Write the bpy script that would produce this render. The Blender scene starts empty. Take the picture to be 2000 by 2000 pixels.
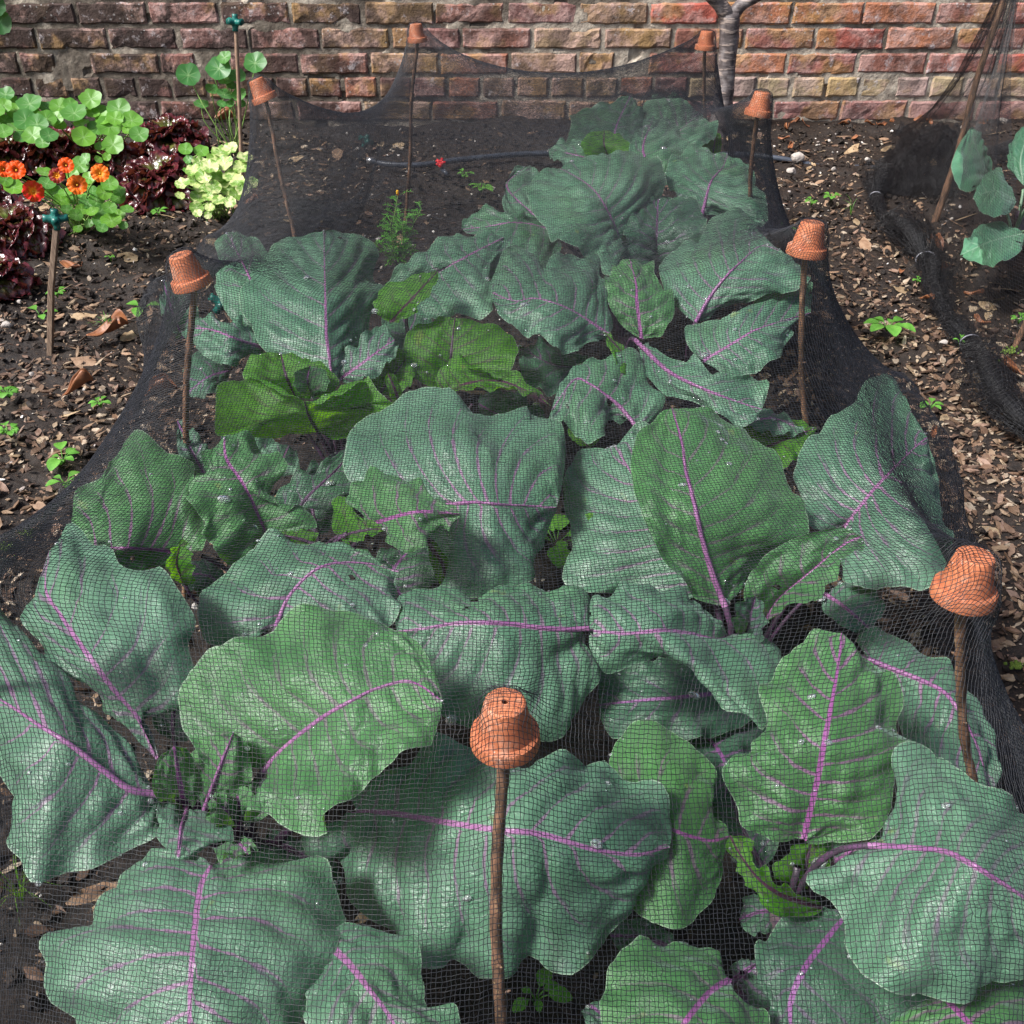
import bpy, math, random
import numpy as np
from mathutils import Vector
random.seed(7); RNG = np.random.default_rng(11)
C = bpy.context.scene.collection
TH = math.radians(36.1)
CT, ST = math.cos(TH), math.sin(TH)
K = 2000/1932.0
FAST_NO_NET = False

# ---------- the lens: turns a point of the photo (1932 px wide reading) into a place in the garden ----------
def ray(x, y):
    u = (np.asarray(x, float)*K-1000)/2000.0; v = (np.asarray(y, float)*K-1000)/2000.0
    return np.stack([u, CT-v*ST, -(ST+v*CT)], -1)
def P(x, y, z):                      # at height z
    r = ray(x, y); s = (1.0-np.asarray(z, float))/(-r[..., 2])
    return np.stack([r[..., 0]*s, r[..., 1]*s, 1.0+r[..., 2]*s], -1)
def PF(x, y, f):                     # at distance f from the photographer
    r = ray(x, y); s = np.asarray(f, float)/r[..., 1]
    return np.stack([r[..., 0]*s, r[..., 1]*s, 1.0+r[..., 2]*s], -1)

# ---------- noise ----------
def vnoise(x, y, seed=0):
    x = np.asarray(x, float); y = np.asarray(y, float)
    xi = np.floor(x).astype(np.int64); yi = np.floor(y).astype(np.int64)
    fx = x-xi; fy = y-yi; fx = fx*fx*(3-2*fx); fy = fy*fy*(3-2*fy)
    def h(a, b):
        n = (a*374761393+b*668265263+seed*974711) & 0xffffffff
        n = ((n ^ (n >> 13))*1274126177) & 0xffffffff
        return ((n ^ (n >> 16)) & 0xffff)/65535.0
    return ((h(xi, yi)*(1-fx)+h(xi+1, yi)*fx)*(1-fy)+(h(xi, yi+1)*(1-fx)+h(xi+1, yi+1)*fx)*fy)*2-1
def fbm(x, y, f, o=4, seed=0, g=.5):
    s = 0; a = 1
    for k in range(o):
        s = s+a*vnoise(np.asarray(x)*f, np.asarray(y)*f, seed+k*17); f *= 2.03; a *= g
    return s

# ---------- mesh making ----------
def mesh(name, V, Q=None, T=None, mats=(), mi=None, smooth=True, attrs=None, parent=None, loc=None):
    me = bpy.data.meshes.new(name)
    V = np.asarray(V, np.float32).reshape(-1, 3)
    if loc is not None: V = V-np.asarray(loc, np.float32)
    Q = np.zeros((0, 4), np.int32) if Q is None else np.asarray(Q, np.int32).reshape(-1, 4)
    T = np.zeros((0, 3), np.int32) if T is None else np.asarray(T, np.int32).reshape(-1, 3)
    nq, nt = len(Q), len(T)
    me.vertices.add(len(V)); me.vertices.foreach_set('co', V.ravel())
    me.loops.add(nq*4+nt*3); me.polygons.add(nq+nt)
    me.loops.foreach_set('vertex_index', np.concatenate([Q.ravel(), T.ravel()]).astype(np.int32))
    st = np.concatenate([np.arange(nq)*4, nq*4+np.arange(nt)*3]).astype(np.int32)
    me.polygons.foreach_set('loop_start', st)
    if mi is not None: me.polygons.foreach_set('material_index', np.asarray(mi, np.int32))
    me.polygons.foreach_set('use_smooth', np.full(nq+nt, bool(smooth)))
    for m in (mats if isinstance(mats, (list, tuple)) else [mats]): me.materials.append(m)
    for k, a in (attrs or {}).items():
        a = np.asarray(a, np.float32)
        if a.ndim == 1:
            at = me.attributes.new(k, 'FLOAT', 'POINT'); at.data.foreach_set('value', a)
        else:
            if a.shape[1] == 3: a = np.concatenate([a, np.ones((len(a), 1), np.float32)], 1)
            at = me.attributes.new(k, 'FLOAT_COLOR', 'POINT'); at.data.foreach_set('color', a.ravel())
    me.update(calc_edges=True)
    o = bpy.data.objects.new(name, me); C.objects.link(o)
    if loc is not None: o.location = [float(q) for q in loc]
    if parent is not None: o.parent = parent
    return o
def tag(o, label=None, cat=None, group=None, kind=None):
    if label: o['label'] = label
    if cat: o['category'] = cat
    if group: o['group'] = group
    if kind: o['kind'] = kind
    return o
def thing(name, label, cat, loc, group=None):
    o = bpy.data.objects.new(name, None); C.objects.link(o); o.empty_display_size = .05
    o.location = [float(q) for q in loc]
    return tag(o, label, cat, group)
def pmesh(name, V, parent, **k):     # mesh given in world space under an (unrotated) parent
    o = mesh(name, np.asarray(V)-np.asarray(parent_world(parent), float), parent=parent, **k)
    return o
def parent_world(p):
    w = np.array(p.location, float); q = p.parent
    while q is not None: w = w+np.array(q.location, float); q = q.parent
    return w

class MB:                            # gathers shapes for ONE mesh object
    def __init__(s): s.V = []; s.Q = []; s.T = []; s.n = 0; s.qm = []; s.tm = []; s.col = []
    def add(s, V, Q=None, T=None, m=0, col=(1, 1, 1)):
        V = np.asarray(V, float).reshape(-1, 3); s.V.append(V)
        if Q is not None and len(Q): Q = np.asarray(Q)+s.n; s.Q.append(Q); s.qm.append(np.full(len(Q), m))
        if T is not None and len(T): T = np.asarray(T)+s.n; s.T.append(T); s.tm.append(np.full(len(T), m))
        c = np.asarray(col, float)
        s.col.append(np.tile(c, (len(V), 1)) if c.ndim == 1 else c)
        s.n += len(V)
    def build(s, name, mats, parent=None, smooth=True, loc=None, world=True):
        V = np.concatenate(s.V); Q = np.concatenate(s.Q) if s.Q else None; T = np.concatenate(s.T) if s.T else None
        mi = np.concatenate((s.qm or [np.zeros(0)])+(s.tm or [np.zeros(0)]))
        if parent is not None and world: V = V-parent_world(parent)
        return mesh(name, V, Q, T, mats, mi, smooth, {'col': np.concatenate(s.col)}, parent, loc)

def catmull(pts, n, closed=False):   # smooth, evenly spaced
    p = np.asarray(pts, float)
    if len(p) == 2: return p[0]+(p[1]-p[0])*np.linspace(0, 1, n)[:, None]
    q = np.vstack([2*p[0]-p[1], p, 2*p[-1]-p[-2]]); out = []
    for i in range(1, len(q)-2):
        t = np.linspace(0, 1, 13)[:-1, None]
        a, b, c, d = q[i-1], q[i], q[i+1], q[i+2]
        out.append(.5*((2*b)+(-a+c)*t+(2*a-5*b+4*c-d)*t*t+(-a+3*b-3*c+d)*t**3))
    out = np.vstack(out+[p[-1:]])
    s = np.concatenate([[0], np.cumsum(np.linalg.norm(np.diff(out, axis=0), axis=1))])
    u = np.linspace(0, s[-1], n)
    return np.stack([np.interp(u, s, out[:, k]) for k in range(out.shape[1])], 1)
def nrm(a): return a/np.maximum(np.linalg.norm(a, axis=-1, keepdims=True), 1e-9)
def tube(pts, rad, seg=8, cap=True, squash=None):
    p = np.asarray(pts, float); n = len(p); rad = np.broadcast_to(np.asarray(rad, float), (n,)) if np.ndim(rad) < 2 else rad
    t = nrm(np.gradient(p, axis=0)); up = np.array([0, 0, 1.0]) if abs(t[0, 2]) < .9 else np.array([1.0, 0, 0])
    s = np.zeros_like(p); s[0] = nrm(np.cross(t[0], up))
    for i in range(1, n): s[i] = nrm(s[i-1]-t[i]*np.dot(s[i-1], t[i]))
    b = np.cross(t, s); a = np.arange(seg)*2*math.pi/seg
    r = rad[:, None] if rad.ndim == 1 else rad
    V = p[:, None, :]+(np.cos(a)[None, :]*r)[..., None]*s[:, None, :]+(np.sin(a)[None, :]*r)[..., None]*b[:, None, :]
    V = V.reshape(-1, 3); i = np.arange(n-1)[:, None]*seg; j = np.arange(seg)[None, :]; j2 = (j+1) % seg
    Q = np.stack([i+j, i+j2, i+seg+j2, i+seg+j], -1).reshape(-1, 4); T = []
    if cap:
        V = np.vstack([V, p[:1], p[-1:]]); c0, c1 = n*seg, n*seg+1
        T = [(c0, (k+1) % seg, k) for k in range(seg)]+[(c1, (n-1)*seg+k, (n-1)*seg+(k+1) % seg) for k in range(seg)]
    return V, Q, np.array(T, int).reshape(-1, 3)
def gridq(nr, nc):
    i = np.arange(nr-1)[:, None]*nc; j = np.arange(nc-1)[None, :]
    return np.stack([i+j, i+j+1, i+nc+j+1, i+nc+j], -1).reshape(-1, 4)
def lathe(prof, seg=40):
    a = np.arange(seg)*2*math.pi/seg; prof = np.asarray(prof, float)
    V = np.stack([prof[:, :1]*np.cos(a), prof[:, :1]*np.sin(a), np.repeat(prof[:, 1:2], seg, 1)], -1).reshape(-1, 3)
    n = len(prof); i = np.arange(n-1)[:, None]*seg; j = np.arange(seg)[None, :]; j2 = (j+1) % seg
    return V, np.stack([i+j, i+j2, i+seg+j2, i+seg+j], -1).reshape(-1, 4)

# ---------- node helper ----------
class NT:
    def __init__(s, name):
        s.m = bpy.data.materials.new(name); s.m.use_nodes = True; s.t = s.m.node_tree; s.t.nodes.clear()
        s.out = s.t.nodes.new('ShaderNodeOutputMaterial')
    def n(s, typ, props=None, **inp):
        nd = s.t.nodes.new('ShaderNode'+typ)
        for k, v in (props or {}).items(): setattr(nd, k, v)
        for k, v in inp.items():
            key = int(k[1:]) if k[0] == 'i' and k[1:].isdigit() else k.replace('_', ' ')
            s.set(nd.inputs[key], v)
        return nd
    def set(s, sock, v):
        if hasattr(v, 'links') or isinstance(v, bpy.types.NodeSocket): s.t.links.new(v, sock)
        elif isinstance(v, bpy.types.Node): s.t.links.new(v.outputs[0], sock)
        else:
            if sock.type == 'RGBA' and len(v) == 3: v = (*v, 1)
            sock.default_value = v
    def m_(s, op, a, b=0.0, c=0.0, clamp=False):
        nd = s.t.nodes.new('ShaderNodeMath'); nd.operation = op; nd.use_clamp = clamp
        s.set(nd.inputs[0], a); s.set(nd.inputs[1], b)
        if op in ('MULTIPLY_ADD', 'SMOOTH_MIN', 'WRAP', 'COMPARE'): s.set(nd.inputs[2], c)
        return nd.outputs[0]
    def mix(s, f, a, b, mode='MIX'):
        nd = s.t.nodes.new('ShaderNodeMix'); nd.data_type = 'RGBA'; nd.blend_type = mode; nd.clamp_factor = True
        s.set(nd.inputs[0], f); s.set(nd.inputs[6], a); s.set(nd.inputs[7], b); return nd.outputs[2]
    def attr(s, name):
        nd = s.t.nodes.new('ShaderNodeAttribute'); nd.attribute_name = name; return nd
    def noise(s, scale, detail=4, vec=None, rough=.55, dist=0.0):
        nd = s.n('TexNoise', Scale=scale, Detail=detail, Roughness=rough, Distortion=dist)
        if vec is not None: s.set(nd.inputs['Vector'], vec)
        return nd.outputs[0]
    def ramp(s, f, stops):
        nd = s.t.nodes.new('ShaderNodeValToRGB'); e = nd.color_ramp.elements
        while len(e) < len(stops): e.new(.5)
        for el, (p, c) in zip(e, stops): el.position = p; el.color = (*c, 1) if len(c) == 3 else c
        s.set(nd.inputs[0], f); return nd.outputs[0]
    def step(s, x, lo, hi):            # 0 below lo, 1 above hi
        nd = s.t.nodes.new('ShaderNodeMapRange'); nd.interpolation_type = 'SMOOTHSTEP'
        s.set(nd.inputs[0], x); s.set(nd.inputs[1], lo); s.set(nd.inputs[2], hi); s.set(nd.inputs[3], 0.0); s.set(nd.inputs[4], 1.0)
        return nd.outputs[0]
    def pos(s): return s.n('NewGeometry').outputs['Position']
    def objco(s): return s.n('TexCoord').outputs['Object']
    def rnd(s): return s.n('ObjectInfo').outputs['Random']
    def bump(s, h, strength=.4, dist=.002):
        return s.n('Bump', Height=h, Strength=strength, Distance=dist).outputs[0]
    def bsdf(s, color, rough=.5, normal=None, spec=.5, extra=None, trans=None, transc=None):
        b = s.n('BsdfPrincipled'); s.set(b.inputs['Base Color'], color); s.set(b.inputs['Roughness'], rough)
        b.inputs['Specular IOR Level'].default_value = spec
        if normal is not None: s.set(b.inputs['Normal'], normal)
        for k, v in (extra or {}).items(): s.set(b.inputs[k], v)
        o = b.outputs[0]
        if trans:
            t = s.n('BsdfTranslucent'); s.set(t.inputs[0], transc if transc is not None else color)
            mx = s.n('MixShader'); s.set(mx.inputs[0], trans); s.set(mx.inputs[1], o); s.set(mx.inputs[2], t); o = mx.outputs[0]
        s.t.links.new(o, s.out.inputs[0]); return s.m
EXPOSURE=1.1; NO_NET=False; SLX=.885; SLY=.90; NIT=160
M = {}
def leaf_mat(name, colA, colB, veinc, tert, trans=.12, transc=(.2, .45, .08), rough=.38, sheen=.12, minor=.7):
    t = NT(name)
    phi = t.attr('phi').outputs['Fac']; phi2 = t.attr('phi2').outputs['Fac']; v = t.attr('v').outputs['Fac']; tt = t.attr('t').outputs['Fac']
    pphi = t.attr('pphi').outputs['Fac']; pv = t.attr('pv').outputs['Fac']; co = t.attr('flat').outputs['Color']
    av = t.m_('ABSOLUTE', v)
    wob = t.m_('MULTIPLY', t.m_('SUBTRACT', t.noise(55, 2, co), .5), .004)
    def band(ph): return t.m_('MULTIPLY', t.m_('ABSOLUTE', t.m_('SUBTRACT', t.m_('FRACT', ph), .5)), pphi)
    dl = t.m_('ADD', band(phi), wob)
    wl = t.m_('MULTIPLY_ADD', av, -.0009, .0008)
    wl2 = t.m_('ADD', wl, .0010)
    ml = t.m_('SUBTRACT', 1.0, t.step(dl, wl, wl2))
    ml = t.m_('MULTIPLY', ml, t.m_('SUBTRACT', 1.0, t.step(av, .62, .98)))
    d2 = t.m_('ADD', band(phi2), wob)
    m2 = t.m_('MULTIPLY', t.m_('SUBTRACT', 1.0, t.step(d2, .0002, .0013)), t.step(av, .28, .45))
    m2 = t.m_('MULTIPLY', m2, t.m_('SUBTRACT', 1.0, t.step(av, .5, .92)))
    dm = t.m_('MULTIPLY', av, pv)
    wm = t.m_('MULTIPLY_ADD', tt, -.0020, .0024)
    mm = t.m_('SUBTRACT', 1.0, t.step(dm, wm, t.m_('ADD', wm, .0014)))
    vor = t.n('TexVoronoi', {'feature': 'DISTANCE_TO_EDGE'}, Scale=95.0)
    t.set(vor.inputs['Vector'], t.mix(.012, co, t.n('TexNoise', Scale=60.0).outputs[1]))
    cell = t.m_('SUBTRACT', 1.0, t.step(vor.outputs[0], .0, .07))
    vor2 = t.n('TexVoronoi', {'feature': 'DISTANCE_TO_EDGE'}, Scale=38.0)
    t.set(vor2.inputs['Vector'], t.mix(.03, co, t.n('TexNoise', Scale=25.0).outputs[1]))
    cell2 = t.m_('SUBTRACT', 1.0, t.step(vor2.outputs[0], .0, .06))
    base = t.mix(t.step(t.noise(9, 3, co), .38, .66), colA, colB)
    base = t.mix(t.m_('MULTIPLY', t.step(t.noise(4.5, 3, co), .5, .66), .6), base, [colA[0]*.85, colA[1]*.98, colA[2]*.62])
    base = t.mix(t.m_('MULTIPLY', t.step(t.rnd(), .0, 1.0), .35), base, [c*.72 for c in colB])
    halo = t.m_('MULTIPLY', t.m_('SUBTRACT', 1.0, t.step(dl, .0, .009)), .3)
    base = t.mix(halo, base, [colA[0]*.75, colA[1]*.8, colA[2]*.75])
    base = t.mix(t.m_('MULTIPLY', cell, .13), base, [min(1, c*1.7) for c in colB])
    base = t.mix(t.m_('MULTIPLY', cell2, minor*.45), base, tert)
    base = t.mix(t.m_('MULTIPLY', m2, .75), base, tert)
    base = t.mix(t.m_('MULTIPLY', ml, t.m_('MULTIPLY_ADD', t.rnd(), .42, .36)), base, t.mix(t.step(av, .0, .5), veinc, [.5*(veinc[i]+tert[i]) for i in range(3)]))
    base = t.mix(mm, base, veinc)
    edge = t.step(av, .985, 1.0)
    base = t.mix(t.m_('MULTIPLY', edge, .5), base, (.38, .48, .36))
    # worn spots
    sp = t.step(t.noise(26, 3, co), .70, .76)
    base = t.mix(t.m_('MULTIPLY', sp, .5), base, (.22, .27, .08))
    h = t.m_('ADD', t.m_('MULTIPLY', t.step(vor.outputs[0], 0, .25), .5), t.m_('MULTIPLY', t.step(vor2.outputs[0], 0, .3), .9))
    h = t.m_('ADD', h, t.m_('MULTIPLY', t.noise(180, 2, co), .3))
    nr = t.bump(h, .45, .0012)
    r = t.m_('MULTIPLY_ADD', t.noise(14, 3, co), .22, rough-.1)
    M[name] = t.bsdf(base, r, nr, .45, {'Sheen Weight': sheen, 'Sheen Roughness': .35, 'Sheen Tint': (.75, .9, 1, 1)}, trans, t.mix(mm, transc, (.2, .05, .15)))
leaf_mat('glaucous', (.068, .168, .098), (.134, .262, .170), (.31, .130, .28), (.09, .085, .11))
leaf_mat('green', (.056, .168, .058), (.088, .232, .082), (.30, .09, .27), (.09, .075, .09), .18, (.22, .5, .05), .42, .2)
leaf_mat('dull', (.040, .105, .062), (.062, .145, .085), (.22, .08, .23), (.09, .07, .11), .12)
leaf_mat('under', (.065, .215, .022), (.10, .285, .035), (.10, .035, .07), (.07, .05, .045), .45, (.26, .62, .02), .5, .05)
leaf_mat('kale', (.055, .165, .095), (.085, .220, .130), (.20, .33, .22), (.13, .26, .17), .12, (.2, .45, .08), .45, .2)

def simple(name, col, rough=.6, nscale=40, amt=.35, col2=None, bump=.3, bd=.001, spec=.4, useattr=False, extra=None, trans=None, transc=None, detail=5):
    t = NT(name); co = t.objco()
    c2 = col2 or tuple(x*(1-amt) for x in col)
    f = t.step(t.noise(nscale, detail, co), .35, .68)
    base = t.mix(f, col, c2)
    if useattr: base = t.mix(1.0, base, t.attr('col').outputs['Color'], 'MULTIPLY')
    M[name] = t.bsdf(base, rough, t.bump(t.noise(nscale*4, 4, co), bump, bd), spec, extra, trans, transc)
simple('petiole', (.10, .045, .10), .42, 60, .4, (.05, .035, .05))
simple('midrib', (.30, .13, .27), .4, 45, .4, (.22, .085, .21))
simple('stem', (.10, .045, .10), .5, 60, .4, (.12, .10, .09))
simple('paletiole', (.20, .32, .20), .45, 60)

# terracotta
t = NT('terracotta'); co = t.objco()
b = t.mix(t.step(t.noise(60, 4, co), .35, .7), (.50, .165, .075), (.38, .11, .05))
b = t.mix(t.m_('MULTIPLY', t.step(t.noise(130, 3, co), .62, .72), .4), b, (.66, .40, .28))
ov = t.n('VectorMath', {'operation': 'ADD'}); t.set(ov.inputs[0], co); t.set(ov.inputs[1], t.n('CombineXYZ', X=t.rnd(), Y=t.rnd(), Z=t.rnd()))
b = t.mix(t.m_('MULTIPLY', t.step(t.noise(28, 5, ov.outputs[0], .7), .52, .68), .5), b, (.58, .40, .30))
b = t.mix(t.m_('MULTIPLY', t.step(t.noise(34, 5, ov.outputs[0], .7), .60, .70), .55), b, (.20, .11, .06))
b = t.mix(t.m_('MULTIPLY', t.step(t.noise(240, 2, co), .70, .76), .6), b, (.75, .68, .62))
M['terracotta'] = t.bsdf(b, .62, t.bump(t.noise(400, 4, co), .25, .0006), .35)
# bark of the hazel stakes
t = NT('hazel'); co = t.objco()
mp = t.n('Mapping'); t.set(mp.inputs[0], co); mp.inputs[3].default_value = (1, 1, .22)
n1 = t.noise(120, 5, mp.outputs[0])
b = t.ramp(n1, [(.3, (.035, .022, .016)), (.48, (.12, .070, .045)), (.6, (.22, .115, .07)), (.75, (.38, .26, .16))])
sp = t.n('TexVoronoi', Scale=240.0); t.set(sp.inputs['Vector'], co)
b = t.mix(t.m_('MULTIPLY', t.m_('SUBTRACT', 1.0, t.step(sp.outputs[0], .12, .28)), .5), b, (.36, .25, .13))
M['hazel'] = t.bsdf(b, .55, t.bump(n1, .9, .0015), .4)
simple('bamboo', (.34, .22, .15), .5, 60, .3)
# weathered batten
t = NT('batten'); co = t.objco()
mp = t.n('Mapping'); t.set(mp.inputs[0], co); mp.inputs[3].default_value = (6, 6, .5)
n1 = t.noise(60, 5, mp.outputs[0])
M['batten'] = t.bsdf(t.ramp(n1, [(.3, (.10, .065, .045)), (.6, (.24, .17, .12)), (.8, (.33, .25, .18))]), .7, t.bump(n1, .6, .001), .3)
simple('green_plastic', (.012, .13, .105), .38, 30, .25, bump=.05)
simple('red_plastic', (.62, .015, .02), .4, 30, .25, bump=.05)
simple('pipe', (.05, .06, .08), .33, 30, .3, bump=.1)
simple('metal', (.45, .45, .47), .35, 30, .3, extra={'Metallic': .8})
simple('tie', (.16, .16, .18), .3, 30, .2)
# net threads
t = NT('thread'); co = t.objco()
M['thread'] = t.bsdf(t.mix(t.step(t.noise(90, 2, co), .3, .7), (.007, .0075, .010), (.018, .019, .024)), .45, None, .4)
t = NT('thread_black'); co = t.objco()
M['thread_black'] = t.bsdf((.009, .009, .011), .45, None, .5)
simple('net_core', (.004, .004, .005), .8, 40, .5)

# soil
t = NT('soil'); co = t.pos()
n1 = t.noise(14, 8, co, .65); n2 = t.noise(90, 8, co, .7); n3 = t.noise(2.2, 3, co)
b = t.ramp(n2, [(.30, (.007, .005, .004)), (.48, (.018, .012, .009)), (.62, (.035, .023, .016)), (.78, (.075, .05, .033))])
b = t.mix(t.m_('MULTIPLY', t.step(n3, .45, .62), .5), b, (.035, .024, .016))
sp = t.n('TexVoronoi', Scale=150.0); t.set(sp.inputs['Vector'], co)
spk = t.m_('MULTIPLY', t.m_('SUBTRACT', 1.0, t.step(sp.outputs[0], .10, .2)), t.step(t.noise(33, 3, co), .5, .6))
b = t.mix(1.0, b, (.68, .64, .62), 'MULTIPLY')
b = t.mix(t.m_('MULTIPLY', spk, .6), b, t.mix(t.noise(300, 1, co), (.22, .15, .10), (.10, .05, .03)))
h = t.m_('ADD', t.m_('MULTIPLY', n1, 1.0), n2)
M['soil'] = t.bsdf(b, t.m_('MULTIPLY_ADD', n1, .4, .45), t.bump(h, .9, .006), .4)
simple('chip', (1, 1, 1), .7, 60, .35, (.62, .55, .5), .6, .002, .3, True, detail=6)
simple('pebble', (1, 1, 1), .5, 50, .25, None, .3, .001, .4, True)
simple('clod', (.014, .010, .008), .8, 40, .5, (.03, .02, .014), .9, .003)
simple('rock', (.42, .38, .34), .7, 25, .4, (.22, .19, .17), .8, .003)
simple('dead_leaf', (.30, .115, .045), .5, 30, .6, (.14, .055, .03), .5, .002, .5, False, None, .15, (.4, .15, .04))

# bricks
t = NT('brick'); co = t.pos()
col = t.attr('col').outputs['Color']; x = t.n('SeparateXYZ'); t.set(x.inputs[0], co)
n1 = t.noise(11, 6, co, .65); n2 = t.noise(38, 6, co, .7); n3 = t.noise(4.2, 4, co, .6); n4 = t.noise(120, 3, co)
xl = t.step(x.outputs[0], -.2, -1.4)          # soot and damp are heavier at the left end of the wall
xl = t.m_('SUBTRACT', 1.0, t.step(x.outputs[0], -1.3, .7))
b = t.mix(t.m_('MULTIPLY', t.step(n2, .35, .7), .45), col, t.mix(1.0, col, (.5, .45, .47), 'MULTIPLY'))
bl_ = t.m_('MULTIPLY', t.step(t.noise(16, 5, co, .7), .42, .60), .5)
b = t.mix(bl_, b, (.54, .36, .32))
och = t.m_('MULTIPLY', t.step(t.noise(7.5, 5, co, .6), .50, .62), .55)
b = t.mix(och, b, (.33, .20, .065))
soot = t.m_('MULTIPLY', t.step(t.m_('ADD', n1, t.m_('MULTIPLY', xl, .13)), .52, .64), t.m_('MULTIPLY_ADD', xl, .38, .5))
b = t.mix(soot, b, (.028, .020, .017))
lich = t.m_('MULTIPLY', t.step(t.noise(24, 5, co, .75), .56, .66), t.step(n3, .42, .58))
b = t.mix(t.m_('MULTIPLY', lich, .7), b, (.44, .39, .39))
sp = t.n('TexVoronoi', Scale=62.0, Randomness=1.0); t.set(sp.inputs['Vector'], co)
dots = t.m_('MULTIPLY', t.m_('SUBTRACT', 1.0, t.step(sp.outputs[0], .06, t.m_('MULTIPLY_ADD', t.noise(40, 2, co), .5, .02))), t.step(t.noise(7, 3, co), .52, .60))
b = t.mix(t.m_('MULTIPLY', dots, .6), b, (.46, .44, .42))
M['brick'] = t.bsdf(b, .85, t.bump(t.m_('ADD', n2, t.m_('MULTIPLY', n4, .4)), .9, .006), .25)
t = NT('mortar'); co = t.pos()
n1 = t.noise(30, 6, co, .7); n2 = t.noise(6, 4, co)
b = t.ramp(n1, [(.28, (.10, .08, .065)), (.42, (.30, .25, .20)), (.6, (.46, .40, .32)), (.8, (.56, .50, .42))])
x = t.n('SeparateXYZ'); t.set(x.inputs[0], co); xl = t.m_('SUBTRACT', 1.0, t.step(x.outputs[0], -1.3, .7))
b = t.mix(t.m_('MULTIPLY', t.step(t.m_('ADD', n2, t.m_('MULTIPLY', xl, .14)), .5, .62), .75), b, (.055, .042, .032))
M['mortar'] = t.bsdf(b, .9, t.bump(n1, 1.0, .008), .2)
# cherry-like bark of the wall tree
t = NT('tree_bark'); co = t.objco()
mp = t.n('Mapping'); t.set(mp.inputs[0], co); mp.inputs[3].default_value = (1, 1, 5)
n1 = t.noise(22, 5, mp.outputs[0]); n2 = t.noise(30, 5, co)
b = t.ramp(n2, [(.3, (.030, .024, .023)), (.5, (.10, .082, .080)), (.62, (.20, .175, .17)), (.75, (.34, .31, .29))])
b = t.mix(t.m_('MULTIPLY', t.step(n1, .56, .63), .8), b, (.34, .27, .23))
M['tree_bark'] = t.bsdf(b, .6, t.bump(n1, .8, .004), .4)

# nasturtium leaves (round, pale radiating veins)
def nast_mat(name, a, bcol, vein, blot=None):
    t = NT(name); ang = t.attr('ang').outputs['Fac']; rad = t.attr('rad').outputs['Fac']; co = t.objco()
    d = t.m_('MULTIPLY', t.m_('ABSOLUTE', t.m_('SUBTRACT', t.m_('FRACT', t.m_('MULTIPLY', ang, 9.0)), .5)), rad)
    m = t.m_('MULTIPLY', t.m_('SUBTRACT', 1.0, t.step(d, .008, .03)), t.m_('SUBTRACT', 1.0, t.step(rad, .45, .9)))
    m = t.m_('MAXIMUM', m, t.m_('SUBTRACT', 1.0, t.step(rad, .02, .06)))
    base = t.mix(t.attr('tone').outputs['Fac'], a, bcol)
    if blot: base = t.mix(t.step(t.noise(45, 4, co, .6), .46, .54), base, blot)
    base = t.mix(t.m_('MULTIPLY', m, .8), base, vein)
    M[name] = t.bsdf(base, .45, t.bump(t.noise(120, 3, co), .3, .001), .4, {'Sheen Weight': .15}, .25, (.3, .6, .06))
nast_mat('nasturtium', (.030, .145, .030), (.12, .30, .018), (.27, .42, .17))
nast_mat('variegated', (.42, .50, .16), (.56, .58, .28), (.6, .64, .4), (.15, .28, .04))
nast_mat('dark_leaf', (.02, .10, .02), (.03, .14, .03), (.06, .16, .06))
simple('greenstem', (.22, .36, .09), .5, 60)
simple('weed', (.08, .24, .03), .5, 60, .3, (.13, .33, .05), .3, .001, .4, True, None, .25, (.3, .6, .05))
simple('petal', (1, 1, 1), .5, 90, .12, None, .4, .001, .3, True, None, .3, (1, .3, .02))
t = NT('lettuce'); co = t.objco()
col = t.attr('col').outputs['Color']
b = t.mix(t.step(t.noise(45, 4, co), .38, .62), col, t.mix(1.0, col, (.45, .35, .4), 'MULTIPLY'))
M['lettuce'] = t.bsdf(b, .24, t.bump(t.noise(70, 4, co), .7, .003), .55, None, .15, (.25, .06, .03))
t = NT('moss'); M['moss'] = t.bsdf((.10, .16, .02), .9)
t = NT('water'); M['water'] = t.bsdf((.92, .96, .96), .015, None, .5, {'Transmission Weight': .85, 'IOR': 1.5})
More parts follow.
